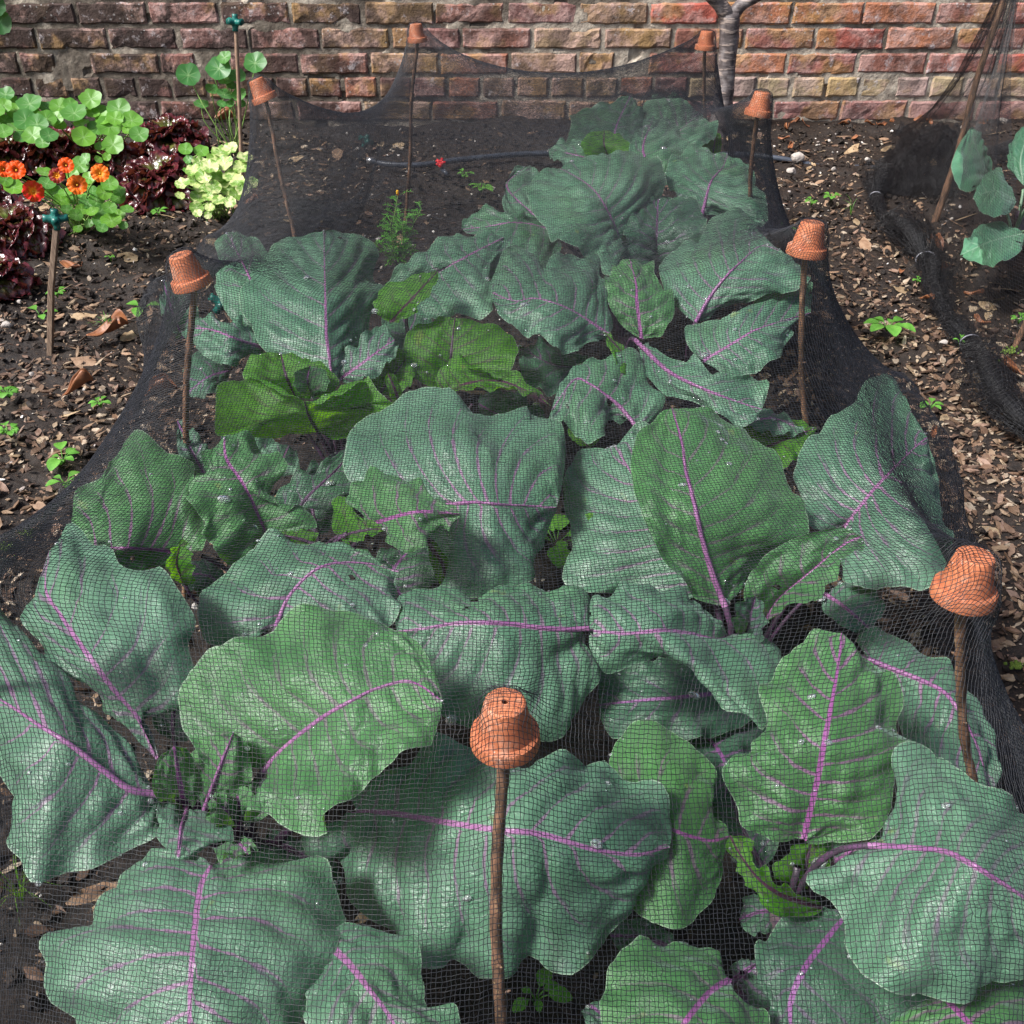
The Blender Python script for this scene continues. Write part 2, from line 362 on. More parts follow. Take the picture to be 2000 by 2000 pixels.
# ---------- cabbage leaves ----------
LEAFPTS = []      # all blade points, the net rests on them
def leaf(parent, centre, mid, L, R, z=(.3, .36, .33), zl=-.02, zr=-.02, mat='glaucous', n=7, ruf=.006, quilt=.0045, camber=.03,
         label=None, pet=True, NTt=64, NV=22, foot=.05, name='leaf', thick=1.0):
    k = len(LEAFPTS); rg = np.random.default_rng(100+k)
    mid = np.asarray(mid, float); nt = NTt+1
    m2 = catmull(mid, nt); zs = np.interp(np.linspace(0, 1, nt), np.linspace(0, 1, len(z)), z)
    zk = np.ones(9)/9; zs = np.convolve(np.pad(zs, 4, 'edge'), zk, 'valid')
    Mm = P(m2[:, 0], m2[:, 1], zs)
    # even spacing in space, so that far halves are not crowded
    t = np.linspace(0, 1, nt); size_ = float(np.sum(np.linalg.norm(np.diff(Mm, axis=0), axis=1)))
    def side(E, dz, sgn, sd):
        e2 = catmull(np.vstack([mid[:1], np.asarray(E, float), mid[-1:]]), nt)
        ze = zs+dz*np.sin(math.pi*t)**.7
        return P(e2[:, 0], e2[:, 1], ze)
    EL = side(L, zl, 1, 1); ER = side(R, zr, -1, 2)
    def half(E, sgn):
        v = np.linspace(0, 1, NV+1)
        vj = v[None, :]
        wav = 1+.018*fbm(t*11+k, np.zeros(nt), 1, 3, k*3+(sgn > 0))[:, None]*vj+.007*fbm(t*38+k, np.zeros(nt), 1, 2, k*5+(sgn > 0))[:, None]*vj**4
        X = Mm[:, None, :]+(E-Mm)[:, None, :]*(vj*wav)[..., None]
        wid = np.linalg.norm(E-Mm, axis=1)
        Nn = nrm(np.cross(np.gradient(X, axis=0), np.gradient(X, axis=1)))
        Nn[:, 0] = Nn[:, 1]; Nn[0] = Nn[2]; Nn[1] = Nn[2]; Nn[-1] = Nn[-3]; Nn[-2] = Nn[-3]
        s = np.sign(np.sum(Nn[..., 2])+1e-9); Nn = Nn*s
        seg = np.linalg.norm(np.diff(.5*(Mm+E), axis=0), axis=1)
        d1 = E-Mm; tang = np.gradient(.5*(Mm+E), axis=0)
        sinb = np.linalg.norm(np.cross(nrm(d1+1e-9), nrm(tang)), axis=1)
        per_t = np.linalg.norm(tang, axis=1)*sinb*(nt-1)       # metres per unit t, square to the side veins
        sp_ = np.linalg.norm(np.gradient(X, axis=0), axis=2)*(nt-1)*np.clip(sinb, .25, 1)[:, None]
        off = .35*rg.random()
        w = t+.020*np.sin(t*9+rg.random()*6)
        nn = n; slant = nn*(.24+.08*rg.random())*(1-.35*t[:, None])
        phi = nn*1.12*(w[:, None]**.9)-slant*(.65*vj+.35*vj**2)+off+.5*(sgn > 0)+.08*fbm(t[:, None]*5+vj*2, vj*3+k, 1, 2, k)
        fk = np.clip(vj-.25, 0, 1)
        phi2 = phi-.55*fk+.05
        Xi = np.gradient(X, axis=0); Xj = np.gradient(X, axis=1); E11 = np.sum(Xi*Xi, -1)+1e-10; E12 = np.sum(Xi*Xj, -1); E22 = np.sum(Xj*Xj, -1)+1e-10; det = np.maximum(E11*E22-E12**2, 1e-14)
        def per(f):
            fi = np.gradient(f, axis=0); fj = np.gradient(f, axis=1)
            return 1/np.sqrt(np.maximum((E22*fi*fi-2*E12*fi*fj+E11*fj*fj)/det, 25.0))
        pphi = per(phi); pphi[:3] = pphi[3]; pphi[-3:] = pphi[-4]; pphi[:, 0] = pphi[:, 1]
        u1 = np.abs(phi-np.floor(phi)-.5)*2; u2 = np.abs(phi2-np.floor(phi2)-.5)*2
        fr = u1*.5*pphi
        dv = np.where(vj > .3, u2*.5*pphi, 1)
        dmid = vj*wid[:, None]
        sg = -1 if mat == 'under' else 1
        qn = np.clip(.75+.55*fbm(t[:, None]*4+k*2.3, vj*3*sgn, 1, 2, k+21), .15, 1.3)
        rel = qn*quilt/.006*.27*np.minimum(pphi, .05)*u1*(2-u1)*np.clip(vj*3.5, 0, 1)*(1-.45*vj)+quilt/.006*.05*np.minimum(pphi, .05)*np.where(vj > .3, u2*(2-u2), 1)*np.clip(vj*3-.9, 0, 1)
        rel = rel*sg*np.clip(wid[:, None]/.05, 0, 1)
        bulge = camber*wid[:, None]*4*vj*(1-vj)
        ph = rg.random()*6; ks = np.clip(size_/.16, .25, 1.1)
        rf = ks*ruf*vj**3*(np.sin(t*(21+4*rg.random())+ph)[:, None]+.6*np.sin(t*(37+9*rg.random())+ph*2)[:, None]+.5*fbm(t[:, None]*24+k, vj*2, 1, 2, k+5))
        lump = .0055*ks*fbm(t[:, None]*3.4+k*3.1, vj*2.6*sgn, 1, 2, k+9)*np.clip(vj*3, 0, 1)
        lump = lump+(.0009*ks)*fbm(t[:, None]*12+k, vj*9*sgn, 1, 2, k+12)*np.clip(vj*3, 0, 1)
        taper = np.clip(np.sin(math.pi*t)*3, 0, 1)[:, None]
        X = X+Nn*((rel+bulge+rf+lump)*taper)[..., None]
        flat = np.stack([t[:, None]*np.sum(seg)+0*vj, vj*sgn*wid[:, None], np.full_like(phi, k*.37)], -1)
        return X, phi, phi2, pphi, np.repeat(wid[:, None], NV+1, 1), flat, vj*sgn+0*phi, Nn
    A = half(EL, 1); B = half(ER, -1)
    cat = lambda i: np.concatenate([A[i][:, ::-1], B[i][:, 1:]], axis=1)
    X = cat(0); nc = X.shape[1]
    at = {'phi': cat(1).ravel(), 'phi2': cat(2).ravel(), 'pphi': cat(3).ravel(), 'pv': cat(4).ravel(), 'flat': cat(5).reshape(-1, 3), 'v': cat(6).ravel(),
          't': np.repeat(t, nc)}
    Q = gridq(nt, nc)
    V = X.reshape(-1, 3); Nup = cat(7)[:, NV]
    if size_ > .1 and mat != 'under' and rg.random() < .55:                    # slug holes
        keep = np.ones(len(Q), bool); qc = V[Q].mean(1)
        for q in range(rg.integers(1, 3)):
            i = rg.integers(0, len(V)); rad_ = .002+.0035*rg.random()**2
            keep &= np.linalg.norm(qc-V[i], axis=1) > rad_
        Q = Q[keep]; used = np.unique(Q); mp_ = np.zeros(len(V), int); mp_[used] = np.arange(len(used)); Q = mp_[Q]; V = V[used]
        at = {kk: a_[used] for kk, a_ in at.items()}
    # holes nibbled by slugs are left out; midrib and stalk
    tl = int(nt*.86); size = float(np.sum(np.linalg.norm(np.diff(Mm, axis=0), axis=1)))
    r0 = (.0013+.0072*min(size, .3))*thick
    tt = t[:tl]; rr = r0*(1-tt/.9)**.8+.0003
    path = X[:tl, NV]+Nup[:tl]*(rr*.15)[:, None]*(-1 if mat == 'under' else 1)
    rad = rr
    if pet:
        c = np.asarray(centre, float); b0 = Mm[0]; dr = nrm(Mm[0]-Mm[4])
        c1 = np.array([c[0], c[1], foot]); L0 = np.linalg.norm(c1-b0)
        h1 = b0+dr*L0*.22; tq_ = np.linspace(0, 1, 16)[:, None]; h2 = c1+(b0-c1)*[.15, .15, .45]
        pp = (b0*(1-tq_)**3+3*h1*tq_*(1-tq_)**2+3*h2*tq_**2*(1-tq_)+c1*tq_**3)[::-1]
        path = np.vstack([pp[:-1], path]); rad = np.concatenate([np.linspace(r0*1.6, r0, 15), rr])
    tv, tq, tT = tube(path, rad, 7)
    pm = M['paletiole'] if mat == 'kale' else M['petiole' if mat in ('dull', 'under') else 'midrib']
    o = pmesh(name, V, parent, Q=Q, mats=[M[mat]], attrs=at)
    mi2 = np.zeros(len(tq)+len(tT))
    if pet: mi2[:15*7] = 1; mi2[len(tq):len(tq)+7] = 1
    o2 = mesh('midrib', tv-parent_world(parent), tq, tT, [pm, M['paletiole'] if mat == 'kale' else M['petiole']], mi2); o2.parent = o
    if label: o['label'] = label
    LEAFPTS.append((X.reshape(-1, 3), cat(7).reshape(-1, 3), parent, size))
    return o
def stemobj(parent, c, h=.22, r=.016):
    pts = catmull([(c[0], c[1], -.01), (c[0]+.008, c[1]-.004, h*.5), (c[0], c[1]+.006, h)], 14)
    rad = np.linspace(r, r*.7, 14)*(1+.1*np.sin(np.arange(14)*2.3))
    V, Q, T = tube(pts, rad, 12)
    return pmesh('stem', V, parent, Q=Q, T=T, mats=M['stem'])
def plant(label, px, py, z=.22, stem=.2, group='red cabbages under the net', cat='cabbage', name='red_cabbage'):
    c = P(px, py, z); c[2] = 0
    r = thing(name, label, cat, c, group)
    if stem: stemobj(r, c, stem)
    return r, c
g = 'glaucous'
# --- front left plant
pa, ca = plant('big red cabbage at the front left with a small ruffled heart showing', 430, 1490)
leaf(pa, ca, [(402, 1627), (378, 1676), (366, 1763), (360, 1851), (357, 1932), (352, 2010)],
     [(304, 1606), (238, 1634), (217, 1686), (168, 1742), (115, 1746), (84, 1763), (78, 1791), (86, 1844), (105, 1896), (140, 1940), (240, 2010)],
     [(458, 1611), (525, 1613), (577, 1630), (612, 1658), (630, 1690), (658, 1725), (644, 1763), (625, 1810), (590, 1880), (565, 1940), (480, 2010)],
     (.29, .31, .27), -.05, -.04, g, 8, .007, .006, .05, 'broad leaf spreading to the bottom edge with a straight pink midrib')
leaf(pa, ca, [(300, 1500), (245, 1490), (192, 1452), (133, 1406), (70, 1366), (0, 1320), (-90, 1280)],
     [(255, 1440), (217, 1385), (130, 1300), (60, 1210), (0, 1140), (-60, 1110)],
     [(297, 1530), (292, 1575), (255, 1597), (180, 1635), (110, 1652), (60, 1659), (30, 1560), (0, 1450), (-60, 1380)],
     (.29, .35, .33), -.01, -.06, g, 7, .004)
leaf(pa, ca, [(300, 1440), (262, 1361), (210, 1297), (150, 1216), (115, 1163), (86, 1114), (92, 1040)],
     [(240, 1370), (170, 1310), (100, 1250), (42, 1174), (60, 1132), (84, 1093), (87, 1062), (92, 1045)],
     [(285, 1380), (262, 1348), (346, 1322), (372, 1275), (357, 1215), (371, 1167), (336, 1118), (311, 1086), (294, 1069), (245, 1070), (224, 1056), (217, 1037), (196, 1023), (175, 1027), (158, 1008), (133, 994), (108, 1020)],
     (.29, .36, .34), -.02, .0, g, 8, .005)
leaf(pa, ca, [(497, 1455), (535, 1413), (609, 1354), (676, 1316), (715, 1298), (775, 1286), (834, 1322)],
     [(440, 1440), (385, 1420), (345, 1375), (340, 1330), (355, 1290), (378, 1260), (400, 1235), (440, 1220), (500, 1185), (560, 1165), (620, 1157), (680, 1158), (730, 1180), (775, 1215), (815, 1265), (832, 1300)],
     [(500, 1500), (469, 1553), (507, 1541), (532, 1560), (581, 1574), (640, 1553), (663, 1518), (712, 1462), (750, 1445), (803, 1420), (824, 1378), (832, 1345)],
     (.31, .385, .40), -.01, -.02, 'green', 9, .007, .006, .02)
leaf(pa, ca, [(655, 1531), (698, 1532), (768, 1539), (852, 1553), (943, 1566), (1020, 1573), (1118, 1602), (1200, 1612), (1263, 1598)],
     [(670, 1500), (705, 1473), (750, 1438), (803, 1413), (873, 1412), (943, 1424), (1013, 1438), (1083, 1436), (1135, 1427), (1160, 1448), (1223, 1480), (1254, 1522), (1268, 1560)],
     [(620, 1560), (584, 1571), (600, 1602), (640, 1610), (650, 1640), (656, 1669), (680, 1714), (715, 1753), (761, 1770), (796, 1802), (838, 1805), (859, 1802), (880, 1819), (929, 1840), (964, 1837), (999, 1812), (1030, 1830), (1083, 1819), (1125, 1791), (1167, 1749), (1198, 1721), (1226, 1676), (1230, 1641), (1255, 1615)],
     (.25, .32, .275), -.015, -.11, g, 10, .008, .007, .05, 'widest leaf, lying behind the nearest stake, pink midrib running left to right')
leaf(pa, ca, [(352, 1527), (340, 1480), (328, 1408)], [(300, 1510), (287, 1480), (300, 1430)], [(372, 1510), (370, 1450), (352, 1412)],
     (.26, .32, .36), .0, .0, 'green', 5, .004, .003, NTt=36, NV=14)
leaf(pa, ca, [(385, 1530), (410, 1460), (440, 1382)], [(350, 1480), (357, 1430), (385, 1392), (410, 1384)], [(440, 1500), (475, 1470), (470, 1425), (460, 1395)],
     (.27, .33, .36), -.01, -.01, 'green', 6, .004, .004, NTt=40, NV=16)
leaf(pa, ca, [(353, 1527), (342, 1560), (336, 1618)], [(301, 1512), (297, 1557), (308, 1595), (322, 1612)], [(400, 1535), (444, 1583), (400, 1592), (365, 1616)],
     (.27, .31, .29), -.01, -.01, g, 5, .003, .003, NTt=36, NV=14)
for (b, tp, l, r_) in (((455, 1560), (440, 1470), [(415, 1540), (405, 1500)], [(480, 1540), (475, 1490)]),
                       ((465, 1555), (497, 1470), [(450, 1520), (465, 1480)], [(505, 1540), (512, 1500)]),
                       ((450, 1560), (400, 1505), [(420, 1565), (392, 1545)], [(445, 1525), (425, 1500)]),
                       ((440, 1585), (468, 1612), [(400, 1600), (420, 1625)], [(470, 1580), (485, 1600)])):
    leaf(pa, ca, [b, ((b[0]+tp[0])/2+4, (b[1]+tp[1])/2), tp], l, r_, (.25, .30, .31), .01, .01, 'green', 4, .006, .003, .12, NTt=30, NV=12, label='small crinkled leaf of the heart')
leaf(pa, ca, [(615, 1760), (631, 1791), (656, 1816), (691, 1858), (733, 1914), (765, 1975)],
     [(663, 1742), (698, 1754), (733, 1760), (768, 1781), (792, 1816), (797, 1851), (820, 1905), (873, 1935), (850, 1990)],
     [(595, 1833), (574, 1879), (580, 1932), (620, 2000), (700, 2030)], (.27, .30, .28), -.02, -.02, g, 7, .005, .005)
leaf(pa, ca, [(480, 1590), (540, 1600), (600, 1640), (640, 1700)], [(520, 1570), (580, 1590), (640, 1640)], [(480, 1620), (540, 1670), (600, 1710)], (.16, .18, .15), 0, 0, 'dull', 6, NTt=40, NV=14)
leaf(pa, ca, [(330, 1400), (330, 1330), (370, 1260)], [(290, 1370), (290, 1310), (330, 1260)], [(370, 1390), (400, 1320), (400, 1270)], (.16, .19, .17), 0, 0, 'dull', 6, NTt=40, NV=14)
# --- front right plant
pb, cb = plant('big red cabbage at the front right with a bright green upright leaf', 1490, 1690)
leaf(pb, cb, [(1190, 1535), (1240, 1552), (1290, 1574), (1340, 1586), (1376, 1578)],
     [(1155, 1480), (1150, 1425), (1188, 1378), (1237, 1375), (1268, 1385), (1301, 1410), (1333, 1452), (1343, 1522), (1371, 1557)],
     [(1160, 1620), (1180, 1690), (1202, 1721), (1258, 1753), (1301, 1746), (1326, 1718), (1354, 1676), (1357, 1641), (1372, 1600)],
     (.24, .27, .25), -.02, -.05, 'green', 6, .004, .004, pet=False)
leaf(pb, cb, [(1515, 1590), (1525, 1543), (1543, 1466), (1553, 1410), (1564, 1354), (1574, 1301), (1585, 1230), (1588, 1194)],
     [(1497, 1578), (1406, 1567), (1389, 1529), (1373, 1473), (1378, 1445), (1396, 1424), (1417, 1424), (1422, 1403), (1445, 1371), (1445, 1319), (1452, 1290), (1466, 1258), (1501, 1223), (1543, 1198)],
     [(1540, 1592), (1590, 1590), (1640, 1571), (1676, 1546), (1693, 1480), (1714, 1410), (1704, 1361), (1693, 1315), (1676, 1277), (1658, 1272), (1634, 1230), (1609, 1205)],
     (.28, .36, .37), -.03, -.03, 'green', 9, .006, .007, .03, 'bright green upright leaf with a straight purple midrib')
leaf(pb, cb, [(1640, 1596), (1693, 1599), (1746, 1602), (1791, 1609), (1833, 1630), (1868, 1651), (1932, 1693), (2010, 1750)],
     [(1672, 1571), (1676, 1536), (1690, 1501), (1700, 1452), (1714, 1424), (1735, 1412), (1756, 1417), (1788, 1441), (1816, 1466), (1858, 1497), (1903, 1522), (1960, 1545), (2010, 1600), (2030, 1680)],
     [(1637, 1603), (1606, 1613), (1553, 1637), (1529, 1651), (1532, 1669), (1560, 1690), (1581, 1721), (1595, 1760), (1606, 1795), (1634, 1837), (1676, 1865), (1728, 1886), (1791, 1896), (1815, 1860), (1851, 1855), (1932, 1845), (2010, 1810)],
     (.33, .385, .34), -.02, -.08, g, 10, .006, .007, .05, 'huge leaf arching to the right edge with a curved purple midrib')
leaf(pb, cb, [(1610, 1715), (1585, 1739), (1557, 1774), (1515, 1830), (1490, 1900), (1500, 2000)],
     [(1546, 1718), (1483, 1742), (1438, 1774), (1431, 1802), (1445, 1858), (1455, 1900), (1480, 1960)],
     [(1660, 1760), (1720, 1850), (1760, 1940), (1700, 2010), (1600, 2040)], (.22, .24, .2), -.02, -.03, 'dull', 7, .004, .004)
leaf(pb, cb, [(1553, 1711), (1480, 1690), (1435, 1660), (1400, 1620), (1377, 1576)],
     [(1487, 1676), (1452, 1651), (1424, 1634), (1424, 1600), (1406, 1578)],
     [(1540, 1722), (1501, 1732), (1466, 1728), (1438, 1707), (1410, 1658), (1375, 1606)], (.22, .27, .28), .02, -.01, 'under', 5, .005, .002, .1, 'folded yellow green leaf edge', NTt=40, NV=14)
leaf(pb, cb, [(1530, 1680), (1520, 1640), (1530, 1592)], [(1483, 1665), (1455, 1651), (1483, 1613), (1508, 1592)], [(1560, 1660), (1566, 1623), (1553, 1594)],
     (.2, .25, .27), .01, .01, 'under', 5, .006, .005, .1, NTt=36, NV=14)
leaf(pb, cb, [(1500, 1720), (1440, 1720), (1395, 1735)], [(1460, 1690), (1410, 1690)], [(1450, 1760), (1410, 1760)], (.16, .18, .16), 0, 0, 'dull', 5, NTt=36, NV=12)
leaf(pb, cb, [(1545, 1640), (1600, 1610), (1645, 1560)], [(1540, 1600), (1580, 1570), (1625, 1545)], [(1590, 1640), (1650, 1600), (1665, 1570)], (.22, .28, .29), 0, 0, g, 5, NTt=36, NV=12)
leaf(pb, cb, [(1440, 1640), (1400, 1560), (1370, 1470)], [(1410, 1650), (1360, 1590), (1340, 1500)], [(1470, 1590), (1440, 1520), (1400, 1470)], (.17, .19, .17), 0, 0, 'dull', 6, NTt=40, NV=14)
# --- plant at the bottom edge
pl, cl = plant('red cabbage cut by the bottom edge, round leaf holding a large water drop', 1400, 1860, .15, .12)
leaf(pl, cl, [(1385, 1842), (1340, 1872), (1298, 1921), (1275, 1960), (1240, 2020)],
     [(1363, 1837), (1354, 1812), (1326, 1791), (1277, 1784), (1205, 1788), (1167, 1802), (1149, 1844), (1140, 1890), (1150, 1980)],
     [(1380, 1870), (1424, 1904), (1455, 1940), (1440, 2000), (1300, 2050)], (.22, .26, .24), -.02, -.02, 'green', 6, .005, .005)
leaf(pl, cl, [(1385, 1850), (1410, 1830), (1440, 1812)], [(1378, 1825), (1400, 1810)], [(1430, 1900), (1465, 1890), (1455, 1840)], (.18, .2, .2), 0, -.02, 'dull', 5, NTt=36, NV=12)
leaf(pl, cl, [(1780, 1880), (1798, 1900), (1830, 1932), (1870, 1980), (1900, 2040)],
     [(1800, 1860), (1860, 1850), (1920, 1840), (1980, 1880), (1990, 1960)], [(1740, 1885), (1690, 1920), (1690, 2000), (1780, 2060)],
     (.27, .28, .25), -.02, -.03, 'green', 7, .004, .005, pet=False)
leaf(pl, cl, [(1230, 1980), (1160, 1930), (1110, 1895)], [(1180, 1900), (1140, 1885)], [(1180, 1990), (1120, 1950), (1095, 1910)], (.14, .17, .16), 0, 0, 'dull', 5, NTt=36, NV=12, pet=False)
leaf(pl, cl, [(1290, 1800), (1220, 1770), (1150, 1765)], [(1250, 1750), (1190, 1730)], [(1240, 1800), (1180, 1800)], (.14, .16, .15), 0, 0, 'dull', 5, NTt=36, NV=12, label='nibbled old leaf low down')
# --- centre right plant
pc, cc = plant('red cabbage at centre right carrying the tallest upright veined leaf', 1385, 1195)
leaf(pc, cc, [(1340, 1120), (1280, 1020), (1220, 940), (1190, 890), (1160, 842)],
     [(1250, 1135), (1150, 1120), (1075, 1112), (1065, 1083), (1083, 1048), (1086, 1006), (1072, 971), (1065, 943), (1069, 901), (1086, 869), (1118, 848)],
     [(1340, 1000), (1300, 900), (1250, 830), (1202, 806)], (.27, .30, .32), -.05, .02, g, 9, .005, .008)
leaf(pc, cc, [(1368, 1145), (1350, 1100), (1336, 1058), (1322, 1006), (1308, 943), (1294, 890), (1287, 838), (1268, 770)],
     [(1329, 1135), (1308, 1121), (1256, 1062), (1237, 1027), (1216, 985), (1202, 943), (1195, 908), (1190, 873), (1202, 827), (1223, 803), (1244, 782)],
     [(1395, 1111), (1420, 1076), (1452, 1037), (1501, 1016), (1518, 999), (1515, 953), (1494, 925), (1480, 894), (1452, 855), (1420, 827), (1396, 806), (1343, 782), (1301, 771)],
     (.27, .37, .38), -.01, -.03, 'green', 9, .004, .005, .03, 'tall upright leaf with a long magenta midrib')
leaf(pc, cc, [(1590, 995), (1620, 960), (1648, 925), (1683, 887), (1711, 859), (1735, 836), (1750, 825)],
     [(1546, 1000), (1522, 985), (1515, 943), (1497, 908), (1501, 880), (1515, 845), (1546, 817), (1564, 792), (1613, 771), (1623, 743), (1658, 715), (1669, 705), (1693, 733), (1721, 785)],
     [(1606, 1020), (1585, 1086), (1623, 1107), (1676, 1113), (1739, 1111), (1767, 1100), (1781, 1079), (1788, 1030), (1781, 978), (1774, 936), (1760, 870)],
     (.29, .345, .36), -.01, -.04, g, 9, .004, .008, .03, 'broad leaf pressed against the right side of the net')
leaf(pc, cc, [(1375, 1198), (1350, 1208), (1300, 1195), (1250, 1190), (1180, 1195), (1112, 1190)],
     [(1368, 1185), (1347, 1170), (1326, 1146), (1291, 1125), (1258, 1114), (1188, 1114), (1135, 1121), (1114, 1142)],
     [(1431, 1202), (1473, 1223), (1462, 1275), (1445, 1371), (1406, 1347), (1364, 1312), (1326, 1280), (1294, 1256), (1244, 1244), (1202, 1251), (1170, 1268), (1135, 1261), (1114, 1223)],
     (.30, .36, .355), -.01, -.04, g, 7, .005, .005, .04)
leaf(pc, cc, [(1110, 1187), (1062, 1188), (1013, 1184), (964, 1177), (908, 1174), (855, 1176), (810, 1184), (748, 1192)],
     [(1113, 1160), (1114, 1128), (1083, 1118), (1041, 1113), (978, 1109), (943, 1118), (908, 1125), (838, 1127), (775, 1125), (750, 1132), (747, 1167)],
     [(1105, 1215), (1122, 1240), (1125, 1268), (1110, 1300), (1079, 1354), (1058, 1389), (1020, 1401), (960, 1390), (890, 1371), (838, 1336), (800, 1260), (765, 1215)],
     (.30, .325, .31), -.015, -.08, g, 9, .005, .006, .05)
leaf(pc, cc, [(1438, 1180), (1470, 1130), (1530, 1080), (1590, 1030), (1626, 1012)], [(1400, 1130), (1420, 1080), (1452, 1041), (1501, 1016), (1557, 1000), (1592, 993)],
     [(1501, 1138), (1546, 1125), (1581, 1086), (1606, 1058), (1629, 1028)], (.27, .35, .38), .02, .02, 'green', 6, .003, .003, .05)
leaf(pc, cc, [(1400, 1215), (1415, 1170), (1425, 1125)], [(1385, 1180), (1395, 1140)], [(1432, 1210), (1442, 1150)], (.27, .32, .34), .02, .02, 'dull', 5, .005, .003, NTt=34, NV=12)
leaf(pc, cc, [(1560, 1122), (1600, 1150), (1645, 1190)], [(1580, 1105), (1610, 1104), (1651, 1118), (1662, 1150)], [(1552, 1150), (1571, 1170), (1606, 1190), (1630, 1195)],
     (.25, .27, .24), -.005, -.01, g, 5, .004, .004, .05, 'small round leaf with slug holes', NTt=40, NV=14)
leaf(pc, cc, [(1640, 1245), (1693, 1266), (1746, 1287), (1790, 1315), (1835, 1390), (1873, 1500)],
     [(1616, 1202), (1644, 1193), (1676, 1195), (1728, 1216), (1774, 1247), (1823, 1293), (1858, 1364), (1877, 1440)],
     [(1655, 1290), (1690, 1350), (1710, 1420), (1740, 1460), (1790, 1505), (1845, 1535)], (.25, .27, .20), -.02, -.03, g, 7, .004, .005, .06)
leaf(pc, cc, [(1430, 1290), (1330, 1310), (1230, 1320), (1130, 1330)], [(1400, 1250), (1290, 1235), (1190, 1250), (1135, 1270)], [(1420, 1360), (1300, 1400), (1180, 1400), (1140, 1370)],
     (.2, .24, .22), 0, -.02, 'dull', 6, pet=False)
leaf(pc, cc, [(1300, 1370), (1343, 1400), (1375, 1460), (1360, 1530)], [(1256, 1380), (1290, 1450), (1330, 1510)], [(1370, 1350), (1440, 1360), (1425, 1415), (1380, 1500)],
     (.2, .2, .17), 0, -.02, 'dull', 6, pet=False)
# --- left middle plant
pd, cd = plant('red cabbage at centre left with a large puckered leaf veined like a pink fan', 520, 1060)
leaf(pd, cd, [(345, 1041), (280, 1036), (217, 1034), (170, 1030), (133, 1005)],
     [(385, 1035), (385, 985), (367, 908), (367, 873), (350, 866), (315, 855), (290, 838), (266, 829), (241, 834), (217, 862), (206, 880), (196, 904), (157, 925), (136, 960)],
     [(335, 1060), (297, 1072), (245, 1080), (200, 1080), (150, 1060)], (.28, .32, .31), .02, -.03, 'green', 8, .005, .004, .03)
leaf(pd, cd, [(504, 1012), (483, 964), (469, 932), (451, 901), (427, 866), (423, 824)],
     [(480, 1040), (451, 1055), (416, 1053), (399, 1044), (402, 1023), (378, 1009), (385, 985), (357, 960), (352, 918), (371, 901), (388, 894), (385, 866), (402, 838)],
     [(546, 1006), (591, 995), (591, 974), (567, 953), (518, 936), (514, 918), (542, 890), (535, 869), (507, 852), (490, 831), (455, 820)],
     (.28, .34, .37), -.01, -.01, 'green', 7, .009, .004, .05, 'ruffled green leaf with a dark purple midrib')
leaf(pd, cd, [(521, 1183), (542, 1132), (574, 1093), (602, 1072), (640, 1062), (700, 1064), (752, 1078)],
     [(441, 1215), (380, 1200), (385, 1139), (406, 1104), (444, 1072), (472, 1044), (504, 1034), (560, 1030), (612, 1034), (676, 1056)],
     [(600, 1200), (690, 1190), (745, 1168), (752, 1120), (748, 1095)], (.30, .335, .32), -.03, -.02, g, 7, .006, .005)
leaf(pd, cd, [(690, 990), (722, 981), (790, 965), (868, 970)], [(659, 936), (680, 901), (705, 889), (743, 894), (782, 908), (817, 936), (850, 955)],
     [(700, 1000), (729, 1002), (750, 1034), (775, 1044), (803, 1023), (838, 995), (866, 980)], (.34, .39, .385), -.01, -.03, 'green', 6, .006, .003, .06)
leaf(pd, cd, [(640, 1012), (690, 1000), (728, 998)], [(628, 990), (635, 936), (661, 943), (668, 971), (700, 981)], [(655, 1025), (700, 1012)], (.3, .35, .35), .0, .0, 'under', 5, .004, .002, NTt=34, NV=12)
leaf(pd, cd, [(800, 948), (831, 950), (866, 950), (901, 948), (943, 952), (1006, 955), (1050, 958)],
     [(720, 930), (650, 890), (665, 820), (700, 775), (757, 740), (790, 735), (840, 745), (869, 770), (908, 778), (985, 778), (999, 789), (1030, 796), (1058, 824), (1066, 855), (1064, 900)],
     [(810, 1000), (835, 1040), (850, 1070), (850, 1118), (908, 1125), (978, 1107), (999, 1079), (1016, 1041), (1030, 1006)],
     (.31, .345, .32), .0, -.07, g, 10, .006, .006, .04, 'large puckered leaf with a fan of pink veins')
leaf(pd, cd, [(350, 1105), (335, 1060), (345, 1015)], [(325, 1090), (318, 1058)], [(366, 1095), (357, 1040)], (.27, .31, .33), .01, .01, 'under', 4, .006, .003, .15, NTt=30, NV=12)
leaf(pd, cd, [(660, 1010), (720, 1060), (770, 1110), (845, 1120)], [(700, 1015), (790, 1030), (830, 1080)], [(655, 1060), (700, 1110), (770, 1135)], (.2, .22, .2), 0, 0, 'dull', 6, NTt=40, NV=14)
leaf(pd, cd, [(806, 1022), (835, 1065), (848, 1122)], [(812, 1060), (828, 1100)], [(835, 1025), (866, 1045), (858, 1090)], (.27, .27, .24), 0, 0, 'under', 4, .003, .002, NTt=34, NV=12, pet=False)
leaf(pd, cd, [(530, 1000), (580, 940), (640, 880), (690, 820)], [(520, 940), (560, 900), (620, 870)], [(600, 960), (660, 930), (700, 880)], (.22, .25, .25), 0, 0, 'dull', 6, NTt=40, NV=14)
leaf(pd, cd, [(500, 905), (530, 870), (545, 840)], [(490, 870), (505, 842)], [(560, 890), (560, 855)], (.22, .25, .25), 0, 0, g, 4, NTt=30, NV=12)
